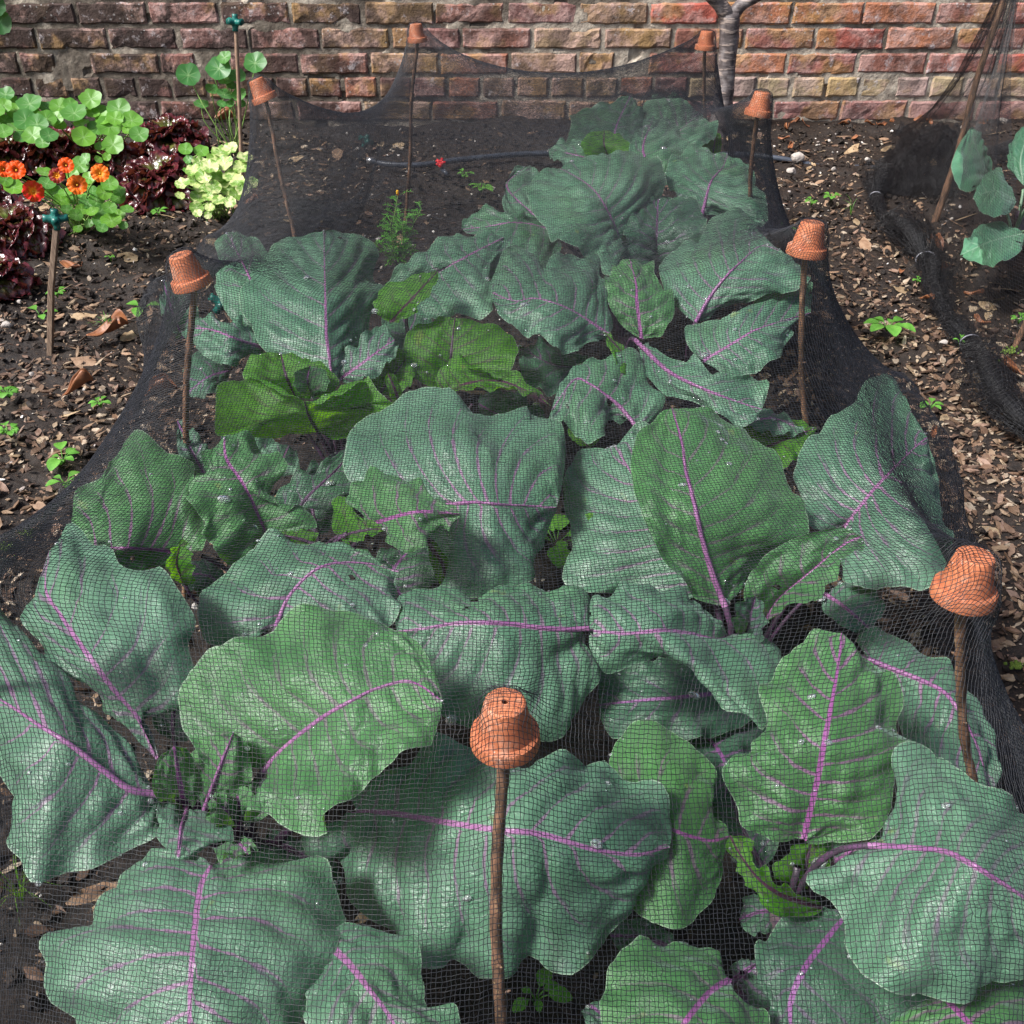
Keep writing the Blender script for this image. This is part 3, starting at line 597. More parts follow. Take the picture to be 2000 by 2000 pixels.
leaf(pd, cd, [(590, 1025), (545, 1012), (505, 1008)], [(600, 1005), (555, 1000)], [(590, 1035), (540, 1030)], (.3, .31, .31), 0, -.01, 'under', 4, NTt=30, NV=10)
for m_, l_, r_ in (([(600, 1010), (590, 930), (640, 850)], [(550, 960), (570, 890)], [(650, 980), (690, 900), (680, 860)]), ([(760, 1130), (740, 1080), (790, 1020)], [(700, 1110), (710, 1050)], [(810, 1110), (840, 1060)]),
                   ([(420, 1130), (400, 1090), (340, 1080)], [(370, 1120), (340, 1100)], [(430, 1090), (390, 1050)]), ([(520, 900), (480, 860), (420, 800)], [(470, 890), (420, 840)], [(530, 850), (480, 800)])):
    leaf(pd, cd, m_, l_, r_, (.17, .20, .19), 0, 0, 'dull', 6, NTt=40, NV=14)
# --- upper left plant
pe, ce = plant('red cabbage at the upper left, cupped bright green leaf before its big fan leaf', 625, 760)
leaf(pe, ce, [(540, 650), (500, 590), (465, 510), (428, 438)], [(470, 625), (430, 595), (413, 560), (409, 507), (414, 455)], [(560, 590), (530, 510), (504, 472), (480, 452), (455, 437)],
     (.30, .35, .37), -.02, .0, g, 7, .005)
leaf(pe, ce, [(628, 728), (622, 676), (616, 630), (614, 560), (612, 490), (611, 436)],
     [(560, 695), (500, 660), (480, 620), (455, 580), (469, 546), (486, 511), (504, 472), (525, 462), (560, 448), (590, 438)],
     [(660, 690), (690, 650), (698, 595), (719, 546), (708, 514), (714, 475), (691, 451), (650, 435)],
     (.30, .37, .40), -.03, -.04, g, 8, .005, .007, .03, 'big fan shaped leaf with a straight purple midrib')
leaf(pe, ce, [(505, 658), (450, 640), (400, 622), (353, 618)], [(500, 640), (472, 612), (420, 607), (378, 598)], [(490, 665), (455, 677), (434, 694), (395, 677), (371, 656), (350, 635)],
     (.31, .35, .33), -.01, -.03, g, 6, .007)
leaf(pe, ce, [(437, 698), (395, 710), (352, 742)], [(430, 672), (380, 665), (350, 690)], [(425, 725), (390, 748), (360, 750)], (.27, .29, .27), -.01, -.01, 'dull', 6, .004, .004, NTt=40, NV=14)
leaf(pe, ce, [(345, 640), (325, 590), (308, 530)], [(320, 625), (302, 580)], [(375, 610), (365, 560), (335, 530)], (.28, .33, .33), 0, 0, 'dull', 5, NTt=34, NV=12, pet=False)
leaf(pe, ce, [(390, 905), (360, 850), (334, 792)], [(355, 900), (335, 850)], [(400, 870), (385, 835), (360, 808)], (.22, .26, .27), 0, 0, 'dull', 5, NTt=34, NV=12, pet=False)
leaf(pe, ce, [(600, 815), (585, 790), (579, 775), (574, 757)], [(560, 822), (525, 827), (470, 824), (413, 817), (407, 778), (406, 745), (424, 724), (469, 712), (507, 727), (542, 740)],
     [(630, 825), (677, 824), (698, 789), (733, 775), (750, 768), (726, 747), (694, 710), (676, 735), (647, 748), (600, 757)],
     (.24, .31, .35), .03, .03, 'under', 11, .005, .003, .1, 'cupped leaf seen from below, vivid green with dark veins')
leaf(pe, ce, [(560, 752), (540, 710), (530, 668)], [(510, 740), (462, 712), (465, 682), (490, 665)], [(620, 750), (640, 720), (612, 690), (575, 672)], (.27, .32, .33), .01, .01, 'under', 6, .006, .004, .05, NTt=40, NV=14)
leaf(pe, ce, [(590, 750), (580, 720), (585, 690)], [(560, 740), (555, 705)], [(620, 735), (615, 700)], (.30, .33, .34), .01, .01, 'green', 4, .006, .003, .1, 'pale small inner leaf', NTt=30, NV=12)
leaf(pe, ce, [(640, 720), (690, 680), (745, 640)], [(640, 680), (680, 640), (720, 615)], [(680, 725), (725, 695), (750, 662)], (.29, .32, .33), .01, -.01, g, 6, .009, .004, .06, NTt=40, NV=14)
leaf(pe, ce, [(715, 745), (745, 705), (775, 665)], [(690, 700), (715, 668), (750, 655)], [(750, 745), (780, 710)], (.26, .29, .30), 0, 0, 'under', 5, .005, NTt=34, NV=12)
leaf(pe, ce, [(757, 770), (745, 735), (732, 703)], [(742, 760), (727, 720)], [(762, 750), (748, 710)], (.28, .31, .33), .0, .0, 'under', 3, .002, .001, NTt=26, NV=8)
# --- plant with the paired fan leaves
ph, ch = plant('red cabbage at centre, two bright green fan leaves standing open like a shell', 845, 770)
leaf(ph, ch, [(850, 742), (850, 680), (858, 600)], [(800, 725), (768, 690), (765, 635), (792, 609), (830, 598)], [(910, 720), (955, 700), (979, 665), (966, 627), (929, 609), (890, 601)],
     (.24, .30, .34), .01, .01, 'under', 8, .005, .004, .04)
leaf(ph, ch, [(836, 748), (885, 722), (960, 722), (1043, 768)], [(815, 715), (812, 670), (840, 662), (866, 666), (887, 680), (908, 701), (960, 698), (985, 708), (1005, 732)],
     [(873, 736), (925, 733), (978, 736), (1013, 750)], (.25, .31, .31), .01, .0, 'under', 8, .005, .003, .05)
leaf(ph, ch, [(790, 540), (831, 511), (887, 480), (950, 448)], [(745, 548), (719, 535), (750, 512), (778, 490), (800, 468), (838, 462), (873, 446), (908, 437)],
     [(775, 560), (778, 590), (810, 602), (873, 600), (925, 590), (925, 560), (932, 525), (943, 500), (959, 470)], (.31, .36, .36), -.01, -.04, g, 7, .006, .006)
leaf(ph, ch, [(735, 610), (780, 560), (826, 510)], [(708, 590), (710, 546), (747, 528), (785, 518)], [(765, 600), (800, 565), (825, 535)], (.32, .375, .39), .0, .0, 'under', 5, .004, .003, NTt=36, NV=14)
for m_, l_, r_ in (([(900, 760), (960, 790), (1040, 800)], [(920, 735), (990, 745)], [(920, 810), (990, 840)]), ([(820, 720), (780, 640), (740, 560)], [(760, 700), (720, 620)], [(830, 650), (790, 570)])):
    leaf(ph, ch, m_, l_, r_, (.16, .18, .17), 0, 0, 'dull', 6, NTt=40, NV=14)
# --- plant right of centre, second half of the bed
pf, cf = plant('red cabbage in the middle of the bed, pale folded leaves around a narrow veined one', 1190, 665)
leaf(pf, cf, [(1155, 635), (1111, 605), (1069, 581), (1030, 567), (1002, 563), (971, 568), (928, 552)],
     [(1155, 600), (1142, 546), (1128, 525), (1128, 490), (1083, 486), (1048, 500), (1030, 512), (1013, 490), (995, 469), (971, 469), (943, 500), (927, 525)],
     [(1118, 647), (1097, 651), (1083, 665), (1048, 661), (1023, 640), (978, 626), (943, 595), (930, 574)], (.31, .365, .36), -.01, -.03, g, 8, .006, .006, .04)
leaf(pf, cf, [(1211, 640), (1202, 574), (1200, 535), (1188, 489)], [(1180, 620), (1160, 595), (1146, 567), (1142, 546), (1149, 518), (1167, 493)],
     [(1250, 630), (1272, 590), (1262, 560), (1240, 530), (1226, 507), (1209, 490)], (.29, .34, .36), -.01, -.01, 'green', 6, .005, .004)
leaf(pf, cf, [(1200, 643), (1260, 700), (1330, 735), (1390, 758), (1438, 772)], [(1225, 655), (1277, 680), (1312, 677), (1343, 698), (1389, 708), (1427, 708), (1447, 735)],
     [(1208, 690), (1223, 712), (1256, 745), (1301, 757), (1343, 778), (1396, 803), (1425, 795)], (.31, .35, .33), .01, -.02, g, 6, .005, .003)
leaf(pf, cf, [(1202, 808), (1170, 768), (1135, 740), (1111, 724), (1083, 717), (1040, 775)], [(1235, 790), (1251, 761), (1219, 712), (1202, 673), (1174, 666), (1153, 673), (1118, 691), (1093, 701), (1069, 722)],
     [(1188, 796), (1139, 792), (1133, 824), (1110, 838), (1069, 806), (1037, 798)], (.29, .33, .31), -.01, -.02, g, 7, .005, .005)
leaf(pf, cf, [(1120, 690), (1050, 690), (978, 655)], [(1080, 660), (1020, 645)], [(1070, 735), (1010, 745), (985, 710)], (.22, .24, .22), 0, 0, 'dull', 6, NTt=40, NV=14)
leaf(pf, cf, [(1212, 700), (1170, 660), (1135, 622)], [(1190, 668), (1150, 632)], [(1205, 725), (1165, 690)], (.30, .33, .34), 0, 0, 'under', 4, .004, .002, NTt=30, NV=10)
leaf(pf, cf, [(1080, 800), (1100, 830), (1112, 845)], [(1070, 815), (1090, 838)], [(1120, 815), (1130, 832)], (.26, .25, .24), 0, 0, 'under', 4, .003, .002, NTt=26, NV=8, pet=False)
pi_, ci = plant('red cabbage by the right hand stakes, broad pale leaf with a thick magenta midrib', 1315, 650)
leaf(pi_, ci, [(1325, 682), (1389, 644), (1424, 623), (1487, 602), (1530, 590)], [(1291, 640), (1310, 612), (1396, 591), (1445, 552), (1515, 521), (1529, 546)],
     [(1360, 700), (1389, 708), (1430, 697), (1466, 680), (1483, 649), (1500, 614)], (.30, .335, .32), .0, -.02, g, 8, .004, .005)
leaf(pi_, ci, [(1312, 610), (1340, 560), (1371, 521), (1403, 490), (1434, 465), (1470, 470)], [(1277, 580), (1256, 553), (1249, 500), (1277, 472), (1312, 462), (1333, 434), (1343, 406), (1380, 400), (1410, 412), (1431, 434), (1450, 455)],
     [(1350, 590), (1400, 575), (1450, 555), (1487, 552), (1520, 545), (1513, 505), (1494, 488)], (.31, .375, .37), -.02, -.02, g, 8, .005, .007, .03, 'broad pale leaf with a thick magenta midrib')
leaf(pi_, ci, [(1430, 850), (1480, 830), (1545, 806)], [(1396, 805), (1431, 775), (1490, 792)], [(1475, 880), (1500, 865), (1518, 841)], (.26, .28, .27), 0, 0, 'under', 5, .006, NTt=36, NV=12, pet=False)
leaf(pi_, ci, [(1400, 800), (1460, 790), (1520, 815)], [(1420, 775), (1480, 780)], [(1430, 812), (1490, 822)], (.28, .29, .28), 0, 0, g, 4, .006, NTt=34, NV=10, pet=False)
# --- back plants
pg, cg = plant('red cabbage towards the back, deeply puckered leaf with a dark curved midrib', 1185, 500)
leaf(pg, cg, [(1050, 440), (1000, 400), (955, 350), (1000, 312)], [(985, 420), (950, 400), (952, 360), (970, 320)], [(1040, 400), (1025, 350), (1015, 325)], (.26, .29, .28), 0, 0, g, 5, .004, .004, NTt=40, NV=16)
leaf(pg, cg, [(1060, 445), (1010, 424), (964, 420), (920, 428), (870, 432)], [(1030, 420), (971, 406), (943, 399), (901, 402), (878, 414)], [(1050, 490), (1027, 520), (990, 485), (955, 490), (935, 455), (895, 448)],
     (.28, .32, .29), .0, -.02, g, 6, .005, .005)
leaf(pg, cg, [(1325, 405), (1333, 371), (1343, 340), (1364, 315), (1372, 290)], [(1290, 390), (1258, 340), (1270, 300), (1300, 284), (1335, 284)],
     [(1375, 405), (1420, 428), (1450, 420), (1443, 389), (1427, 364), (1424, 340), (1396, 308)], (.30, .345, .33), -.01, -.03, g, 7, .006, .006)
leaf(pg, cg, [(1172, 475), (1165, 440), (1146, 399), (1125, 364), (1097, 340), (1058, 318)],
     [(1175, 510), (1160, 535), (1135, 520), (1128, 487), (1100, 483), (1044, 460), (1030, 431), (1009, 413), (995, 382), (999, 350), (1020, 328)],
     [(1205, 430), (1240, 385), (1258, 340), (1230, 302), (1202, 284), (1170, 291), (1128, 303), (1085, 300)], (.31, .385, .37), -.02, -.02, g, 9, .006, .008, .04, 'deeply puckered leaf with a curved purple midrib')
leaf(pg, cg, [(1237, 505), (1238, 450), (1242, 376)], [(1190, 495), (1177, 450), (1185, 400), (1215, 380)], [(1300, 480), (1335, 435), (1315, 395), (1275, 375)], (.27, .33, .35), .01, .01, 'dull', 6, .007, .006, .08)
leaf(pg, cg, [(1330, 500), (1380, 460), (1440, 430)], [(1310, 460), (1350, 425), (1400, 410)], [(1370, 500), (1430, 470)], (.26, .28, .27), 0, 0, g, 5, NTt=36, NV=14, pet=False)
pk, ck = plant('hindmost red cabbage, nearest the brick wall, smallest in the bed', 1240, 300)
leaf(pk, ck, [(1170, 300), (1160, 250), (1190, 179)], [(1110, 290), (1067, 272), (1079, 245), (1074, 225), (1100, 211), (1135, 204), (1167, 188)], [(1200, 290), (1216, 240), (1212, 215), (1202, 195)],
     (.25, .29, .31), -.01, -.01, 'dull', 6, .006, .005)
leaf(pk, ck, [(1240, 300), (1265, 265), (1290, 240), (1320, 212)], [(1222, 270), (1211, 230), (1219, 196), (1251, 182), (1285, 192)], [(1280, 298), (1326, 280), (1352, 255), (1349, 238), (1336, 222)],
     (.26, .30, .29), -.01, -.02, g, 7, .007, .006)
leaf(pk, ck, [(1345, 295), (1348, 270), (1352, 250)], [(1322, 285), (1325, 260)], [(1360, 285), (1360, 260)], (.22, .24, .24), 0, 0, 'under', 4, .004, NTt=26, NV=8, pet=False)
leaf(pk, ck, [(1150, 300), (1140, 275), (1140, 246)], [(1110, 290), (1097, 266), (1118, 247)], [(1185, 292), (1190, 270), (1160, 250)], (.25, .29, .31), .01, .01, 'under', 5, .005, NTt=34, NV=12)
leaf(pk, ck, [(1150, 310), (1095, 295), (1033, 281)], [(1110, 280), (1065, 267)], [(1130, 325), (1090, 325), (1048, 310)], (.25, .28, .27), 0, 0, g, 5, .006, NTt=34, NV=12)
leaf(pk, ck, [(1240, 355), (1228, 318), (1213, 280), (1232, 222)], [(1205, 340), (1185, 300), (1200, 262), (1215, 235)], [(1290, 345), (1310, 325), (1298, 285), (1280, 250), (1254, 230)],
     (.29, .33, .34), -.01, -.02, g, 6, .006, .006, .05)
# --- pale green brassica in the next bed
LP_BED = len(LEAFPTS)
pr, cr = plant('blue green brassica with pale veins under the right hand net', 1925, 400, .12, .12, None, 'brassica', 'brassica_plant')
for (m_, L_, R_, zz) in (
    ([(1870, 335), (1845, 290), (1833, 239)], [(1830, 362), (1802, 350), (1791, 325), (1798, 297), (1816, 262)], [(1870, 310), (1858, 280), (1847, 252)], (.14, .2, .24)),
    ([(1918, 380), (1880, 360), (1836, 372)], [(1900, 340), (1886, 315), (1858, 332)], [(1903, 402), (1875, 409), (1851, 402)], (.16, .19, .17)),
    ([(1932, 440), (1870, 455), (1811, 482)], [(1900, 423), (1868, 421), (1833, 442)], [(1928, 470), (1907, 488), (1865, 501), (1830, 494)], (.13, .15, .11)),
    ([(1930, 350), (1925, 300), (1945, 235)], [(1905, 315), (1902, 280), (1920, 250)], [(1970, 330), (1985, 270), (1965, 240)], (.16, .22, .26)),
    ([(1945, 375), (1915, 405), (1905, 432)], [(1905, 385), (1890, 410)], [(1950, 410), (1930, 440)], (.17, .18, .15)),
    ([(1950, 380), (1990, 400), (2030, 430)], [(1975, 370), (2020, 390)], [(1960, 420), (2000, 450)], (.17, .2, .16))):
    leaf(pr, cr, m_, L_, R_, zz, -.01, -.01, 'kale', 6, .003, .003, .03, NTt=40, NV=16)
# ---------- soil, one sheet ----------
def axis(lo, hi, step, far):
    a = list(np.arange(lo, hi, step)); s = step
    l = [lo]; 
    while l[-1] > -far: s *= 1.25; l.append(l[-1]-s)
    s = step; r = [hi]
    while r[-1] < far: s *= 1.25; r.append(r[-1]+s)
    return np.array(sorted(set(l[1:]+a+r)))
def soil_h(x, y):
    h = .018*fbm(x, y, 2.2, 3, 3)+.010*fbm(x, y, 9, 3, 5)+.006*np.abs(fbm(x, y, 28, 3, 8))
    h = h+.012*np.exp(-((y-3.6)/.12)**2)
    return h-.008
ax = axis(-2.2, 2.4, .011, 14); ay = axis(.25, 3.75, .011, 14)
X, Y = np.meshgrid(ax, ay); Z = soil_h(X, Y)+.003*fbm(X, Y, 70, 2, 21)
tag(mesh('soil', np.stack([X, Y, Z], -1).reshape(-1, 3), gridq(len(ay), len(ax)), mats=M['soil']), kind='structure')

# ---------- brick wall ----------
WY = 3.66; CH = .0768; BL = .234
def wall_x(px, py): return float(PF(px/K, py/K, WY)[0])     # px in 2000 px reading
rows_joint = {0: 1639, 1: 1612, 2: 1673, 3: 1590, 4: 1685, 5: 1740}
wall = MB()
rg = np.random.default_rng(5)
def brick_col(x, row, head):
    r = rg.random()
    if x > .55:
        if row == 1: c = (.36, .28, .17) if r < .5 else (.36, .27, .23)
        elif row == 0: c = (.25, .12, .105)
        else: c = [(.33, .085, .06), (.28, .08, .06), (.25, .10, .08), (.32, .13, .07), (.22, .095, .07)][int(r*5)]
    elif x > -.6: c = [(.21, .095, .07), (.27, .165, .08), (.17, .085, .075), (.26, .11, .07), (.20, .13, .085), (.26, .18, .11)][int(r*6)]
    else: c = [(.135, .07, .06), (.11, .062, .054), (.165, .08, .065), (.10, .06, .05), (.14, .085, .06)][int(r*5)]
    return np.array(c)*(1.05+.35*rg.random())
nx, nz = 13, 6
for row in range(0, 26):
    head = (row % 5 == 1) or (row == 3 and False)
    L = BL/2 if head else BL
    py = 243-44.7*(row+.5); j = wall_x(rows_joint.get(row, 1600+37*(row*7 % 5)), max(py, -400))
    k0 = int(math.floor((-6.0-j)/L)); k1 = int(math.ceil((6.2-j)/L))
    for k in range(k0, k1):
        x0 = j+k*L+.006; x1 = x0+L-.012
        if not head and row in (2, 5, 8) and rg.random() < .12: x1 = x0+L*.5-.006
        x0 += rg.normal()*.0015; x1 += rg.normal()*.0015
        z0 = row*CH+.0072+rg.normal()*.001; z1 = (row+1)*CH-.0072+rg.normal()*.001
        far = x0 < -2.3 or x0 > 2.5 or row > 9
        ax_, az_ = (6, 4) if far else ((7 if head else nx), nz)
        U, W_ = np.meshgrid(np.linspace(0, 1, ax_), np.linspace(0, 1, az_))
        e = .006/(x1-x0); f = .006/(z1-z0)
        ul = np.concatenate([[0], np.linspace(e, 1-e, ax_-2), [1]]); wl_ = np.concatenate([[0], np.linspace(f, 1-f, az_-2), [1]])
        U, W_ = np.meshgrid(ul, wl_); W2 = W_
        PX = x0+(x1-x0)*U; PZ = z0+(z1-z0)*W2
        PX = PX+.0022*fbm(PX*1.3, PZ, 45, 2, 3+row)+.0; PZ = PZ+.0026*fbm(PX, PZ*1.3, 38, 2, 9+row)
        edge = (U == 0) | (U == 1) | (W_ == 0) | (W_ == 1)
        PY = WY+np.where(edge, .004, 0)+.0022*fbm(PX, PZ, 26, 3, 31)+rg.normal()*.0012
        chip = fbm(PX, PZ, 13, 2, 77) > .62
        PY = PY+np.where(chip, .0035, 0)
        V = np.stack([PX, PY, PZ], -1).reshape(-1, 3)
        # skirt back into the mortar
        ring = [i for i in range(ax_)]+[r*ax_+ax_-1 for r in range(1, az_)]+[(az_-1)*ax_+i for i in range(ax_-2, -1, -1)]+[r*ax_ for r in range(az_-2, 0, -1)]
        B = V[ring].copy(); B[:, 1] = WY+.03; n0 = len(V); m = len(ring)
        Qs = [(ring[i], n0+i, n0+(i+1) % m, ring[(i+1) % m]) for i in range(m)]
        wall.add(np.vstack([V, B]), np.vstack([gridq(az_, ax_), Qs]), m=0, col=brick_col((x0+x1)/2, row, head))
gx = np.concatenate([np.arange(-6, -2.3, .1), np.arange(-2.3, 2.5, .012), np.arange(2.5, 6.2, .1)]); gz = np.concatenate([np.arange(-.06, .8, .011), np.arange(.8, 2.01, .1)])
X, Z = np.meshgrid(gx, gz); Y = WY+.0052+.0016*fbm(X, Z, 30, 3, 55)
# hollow joints here and there, and mortar smeared a little over the bricks
Y = Y+.009*(fbm(X, Z, 12, 2, 91) > .75)
wall.add(np.stack([X, Y, Z], -1).reshape(-1, 3), gridq(len(gz), len(gx)), m=1)
bx = np.array([(-6, WY+.03, -.1), (6.15, WY+.03, -.1), (6.15, WY+.33, -.1), (-6, WY+.33, -.1), (-6, WY+.03, 2), (6.15, WY+.03, 2), (6.15, WY+.33, 2), (-6, WY+.33, 2)], float)
wall.add(bx, [(0, 3, 2, 1), (4, 5, 6, 7), (1, 2, 6, 5), (2, 3, 7, 6), (3, 0, 4, 7)], m=1)
tag(wall.build('brick_wall', [M['brick'], M['mortar']], smooth=False), 'old red and yellow brick garden wall with pale mortar, sooty at its left end', 'wall')

# ---------- tree against the wall ----------
def trunk_pts(l): return np.array([PF(x, y, f) for x, y, f in l])
tb = P(1352, 259, 0); tr = thing('wall_tree', 'bare grey forked tree trunk standing against the brick wall', 'tree', tb)
p0 = trunk_pts([(1351, 262, 3.50), (1363, 200, 3.50), (1372, 120, 3.5), (1376, 60, 3.5), (1376, 25, 3.5)]); p0[0, 2] = -.02
p = catmull(p0, 30); V, Q, T = tube(p, np.concatenate([np.linspace(.036, .028, 20), np.linspace(.028, .033, 10)])*(1+.03*np.sin(np.arange(30)*1.7)), 18)
V = V+.002*np.stack([fbm(V[:, 2]*1.0, V[:, 0], 40, 2, 4)]*3, 1)
pmesh('trunk', V, tr, Q=Q, T=T, mats=M['tree_bark'])
for l, r in (([(1376, 38, 3.5), (1358, 8, 3.49), (1325, -30, 3.47), (1290, -90, 3.45), (1200, -170, 3.45)], .024), ([(1376, 38, 3.5), (1400, 8, 3.5), (1440, -15, 3.49), (1520, -60, 3.47), (1650, -120, 3.46)], .021)):
    p = catmull(trunk_pts(l), 30); V, Q, T = tube(p, np.linspace(r, r*.55, 30)*(1+.04*np.sin(np.arange(30)*1.3)), 14)
    pmesh('branch', V, tr, Q=Q, T=T, mats=M['tree_bark'])

# ---------- pots on hazel stakes ----------
def pot_mesh(parentless_name, mid, axis_, label, group='terracotta pots capping the stakes'):
    hp = .0405
    prof = [(.0022, -.002), (.0024, .0), (.0128, 0), (.0142, -.0012), (.0146, -.003), (.0196, -.0280), (.0197, -.0288), (.0200, -.0292), (.0232, -.0296), (.0238, -.0299), (.0240, -.0304), (.0246, -.0392), (.0245, -.0400), (.0240, -.0405), (.0222, -.0405), (.0215, -.0390), (.0178, -.028), (.0128, -.006), (.0022, -.004)]
    V, Q = lathe(prof, 48); V = V+np.array([0, 0, hp*.5])
    z = nrm(np.asarray(axis_, float)); x = nrm(np.cross([0, 1, 0], z)); y = np.cross(z, x)
    V = V@np.stack([x, y, z]); V = V+.00008*np.stack([fbm(V[:, 0], V[:, 2], 90, 2, 5)]*3, 1)
    o = mesh(parentless_name, V, Q, mats=M['terracotta']); o.location = [float(q) for q in mid]
    md = o.modifiers.new('e', 'EDGE_SPLIT'); md.split_angle = math.radians(28)
    return tag(o, label, 'pot', group)
POTS = []
def stake(pot_xy, z, foot_xy, tilt, plab, slab, r=.0056, bend=.006):
    mid = P(*pot_xy, z); f = mid[1]
    foot = P(foot_xy[0], foot_xy[1], 0)
    ax_ = np.array([tilt[0], tilt[1], 1.0]); ax_ = nrm(ax_)
    pot_mesh('terracotta_pot', mid, ax_, plab)
    top = mid+ax_*.012
    s = top-ax_*.035
    pts = catmull([foot+[0, 0, -.05], foot+(s-foot)*.35+[bend, 0, 0], foot+(s-foot)*.7+[-bend*.6, bend*.5, 0], s, top], 60)
    k = np.arange(60); rad = np.linspace(r*1.12, r*.95, 60)*(1+.05*np.sin(k*.9+z*9)+.10*(np.random.default_rng(int(abs(pot_xy[0]))).random(60) > .9))
    V, Q, T = tube(pts, rad, 12)
    ang = np.arctan2(V[:, 1]-foot[1], V[:, 0]-foot[0]); V = V+.0005*np.stack([fbm(V[:, 2]*1.0, ang*.02, 160, 2, 6)]*3, 1)
    root = thing('hazel_stake', slab, 'stake', foot, 'hazel stakes holding up the net')
    pmesh('stick', V, root, Q=Q, T=T, mats=M['hazel'])
    rgs = np.random.default_rng(int(abs(pot_xy[0]))+3)
    for q in range(5):
        i = rgs.integers(16, 52); a = rgs.random()*6.28; dr = np.array([math.cos(a), math.sin(a), .5])
        v, qq, t_ = tube(catmull([pts[i], pts[i]+dr*r*1.1, pts[i]+dr*r*1.9+[0, 0, .001]], 5), np.linspace(r*.55, r*.18, 5), 7)
        pmesh('bud', v, root, Q=qq, T=t_, mats=M['hazel'])
    POTS.append((mid, ax_))
stake((953, 1362), .468, (926, 2330), (.0, .0), 'nearest terracotta pot, upside down on the front stake, drainage hole showing', 'rough brown stake under the nearest pot, in front of the widest leaf', .0046)
stake((1828, 1088), .497, (1852, 1790), (.03, .08), 'upside down terracotta pot second nearest, at the right beside the wood chips', 'brown knobbly stake under the second nearest pot at the right', .0042)
stake((1527, 450), .533, (1517, 1090), (.09, .1), 'terracotta pot third from the front along the right side of the net', 'long brown stake beside the leaf with the thick magenta midrib', .0040)
stake((1434, 196), .509, (1414, 650), (.12, .1), 'small looking terracotta pot fourth from the front along the right side', 'crooked stake behind the right hand cabbages, ending by a puckered leaf', .0042, .012)
stake((1332, 76), .474, (1338, 422), (.03, .05), 'terracotta pot at the back right corner, beside the tree trunk', 'thin stake at the back right corner near the tree trunk', .0040)
stake((352, 510), .51, (335, 1120), (-.22, .05), 'terracotta pot leaning left, halfway along the left side with white speck', 'dark stake by the cabbage leaves halfway along the left side', .0042)
stake((492, 170), .509, (605, 690), (-.38, .1), 'strongly tilted terracotta pot at the left rear, white droppings on top', 'leaning thin stake behind the big fan leaf at the upper left', .0040, .004)
stake((786, 62), .474, (760, 415), (-.05, .05), 'terracotta pot at the back left corner, highest against the bricks', 'slim upright stake rising from the feathery weed at the back', .0044)
stake((-95, 1095), .497, (-80, 1600), (-.05, .05), 'terracotta pot just outside the left edge holding the net out', 'stake just outside the left edge holding the net out')

# ---------- connectors, batten, cane ----------
def connector(loc, s=1.0, rot=0.0, tip=0.0):
    b = MB()
    dirs = [(0, 0, 1), (0, 0, -1), (1, 0, .12), (-1, 0, .12), (0, 1, .12), (0, -1, .12)]
    cr, sr = math.cos(rot), math.sin(rot); ct, st_ = math.cos(tip), math.sin(tip)
    R = np.array([[cr, -sr, 0], [sr, cr, 0], [0, 0, 1]])@np.array([[ct, 0, st_], [0, 1, 0], [-st_, 0, ct]])
    for d_ in dirs:
        d_ = R@nrm(np.array(d_, float)); L = .021*s if abs((R.T@d_)[2]) < .9 else .018*s
        p = np.array([d_*L*f for f in (0, .35, .7, 1.0, 1.0, .72, .5)]); r = np.array([.0105, .0075, .0062, .0068, .0045, .0045, .001])*s
        v, q, _ = tube(p, r, 14, False); b.add(v, q)
    sd, sq = lathe([(0.0001, .009*s), (.006*s, .007*s), (.009*s, 0), (.006*s, -.007*s), (.0001, -.009*s)], 14); b.add(sd@R.T, sq)
    for a in range(4):                       # thin webs between the sockets
        a0 = a*math.pi/2; u = R@np.array([math.cos(a0), math.sin(a0), .1]); n_ = R@np.array([0, 0, 1.0]); t2 = np.cross(u, n_)*.0012*s
        for sg in (1, -1):
            tri = np.array([u*.002*s, u*.017*s, n_*sg*.016*s]); b.add(np.vstack([tri+t2, tri-t2]), [(0, 1, 4, 3), (1, 2, 5, 4)], [(0, 2, 1), (3, 4, 5)])
    b.V = [v+np.asarray(loc, float) for v in b.V]
    return b
f0 = P(85, 658, 0); top = PF(107, 425, f0[1]+.02)
r = thing('wooden_batten', 'weathered square wooden batten stuck in the soil at the left', 'batten', f0)
pts = np.array([f0-[0, 0, .04], f0*.5+top*.5+[.001, 0, 0], top]); b = MB()
hw = .0062; V = []
for p_ in pts:
    for sx, sy in ((-1, -1), (1, -1), (1, 1), (-1, 1)): V.append(p_+[sx*hw*.9, sy*hw, 0])
b.add(V, [(i*4+j, i*4+(j+1) % 4, i*4+4+(j+1) % 4, i*4+4+j) for i in range(2) for j in range(4)]+[(8, 9, 10, 11)])
o = b.build('post', M['batten'], r, smooth=False); md = o.modifiers.new('b', 'BEVEL'); md.width = .001
q = connector(top+[.001, 0, .012], 1.12, .35, .1)
tag(mesh('cane_connector', np.concatenate(q.V), np.concatenate(q.Q), np.concatenate(q.T), M['green_plastic']), 'dark green plastic ball connector capping the wooden batten', 'connector')
f1 = P(443, 282, 0)
f1 = PF(443, 286, 2.95); f1[2] = 0; top = PF(445, 52, 2.95)
pts = catmull([f1-[0, 0, .03], f1*.5+top*.5+[.003, 0, 0], top], 24); rad = np.full(24, .0052); rad[[7, 14, 20]] = .0062
V, Q, T = tube(pts, rad, 12); r = thing('bamboo_cane', 'thin bamboo cane upright before the wall beside the nasturtium', 'cane', f1)
pmesh('cane', V, r, Q=Q, T=T, mats=M['bamboo'])
q = connector(top+[0, 0, .012], 1.15, .9, .15)
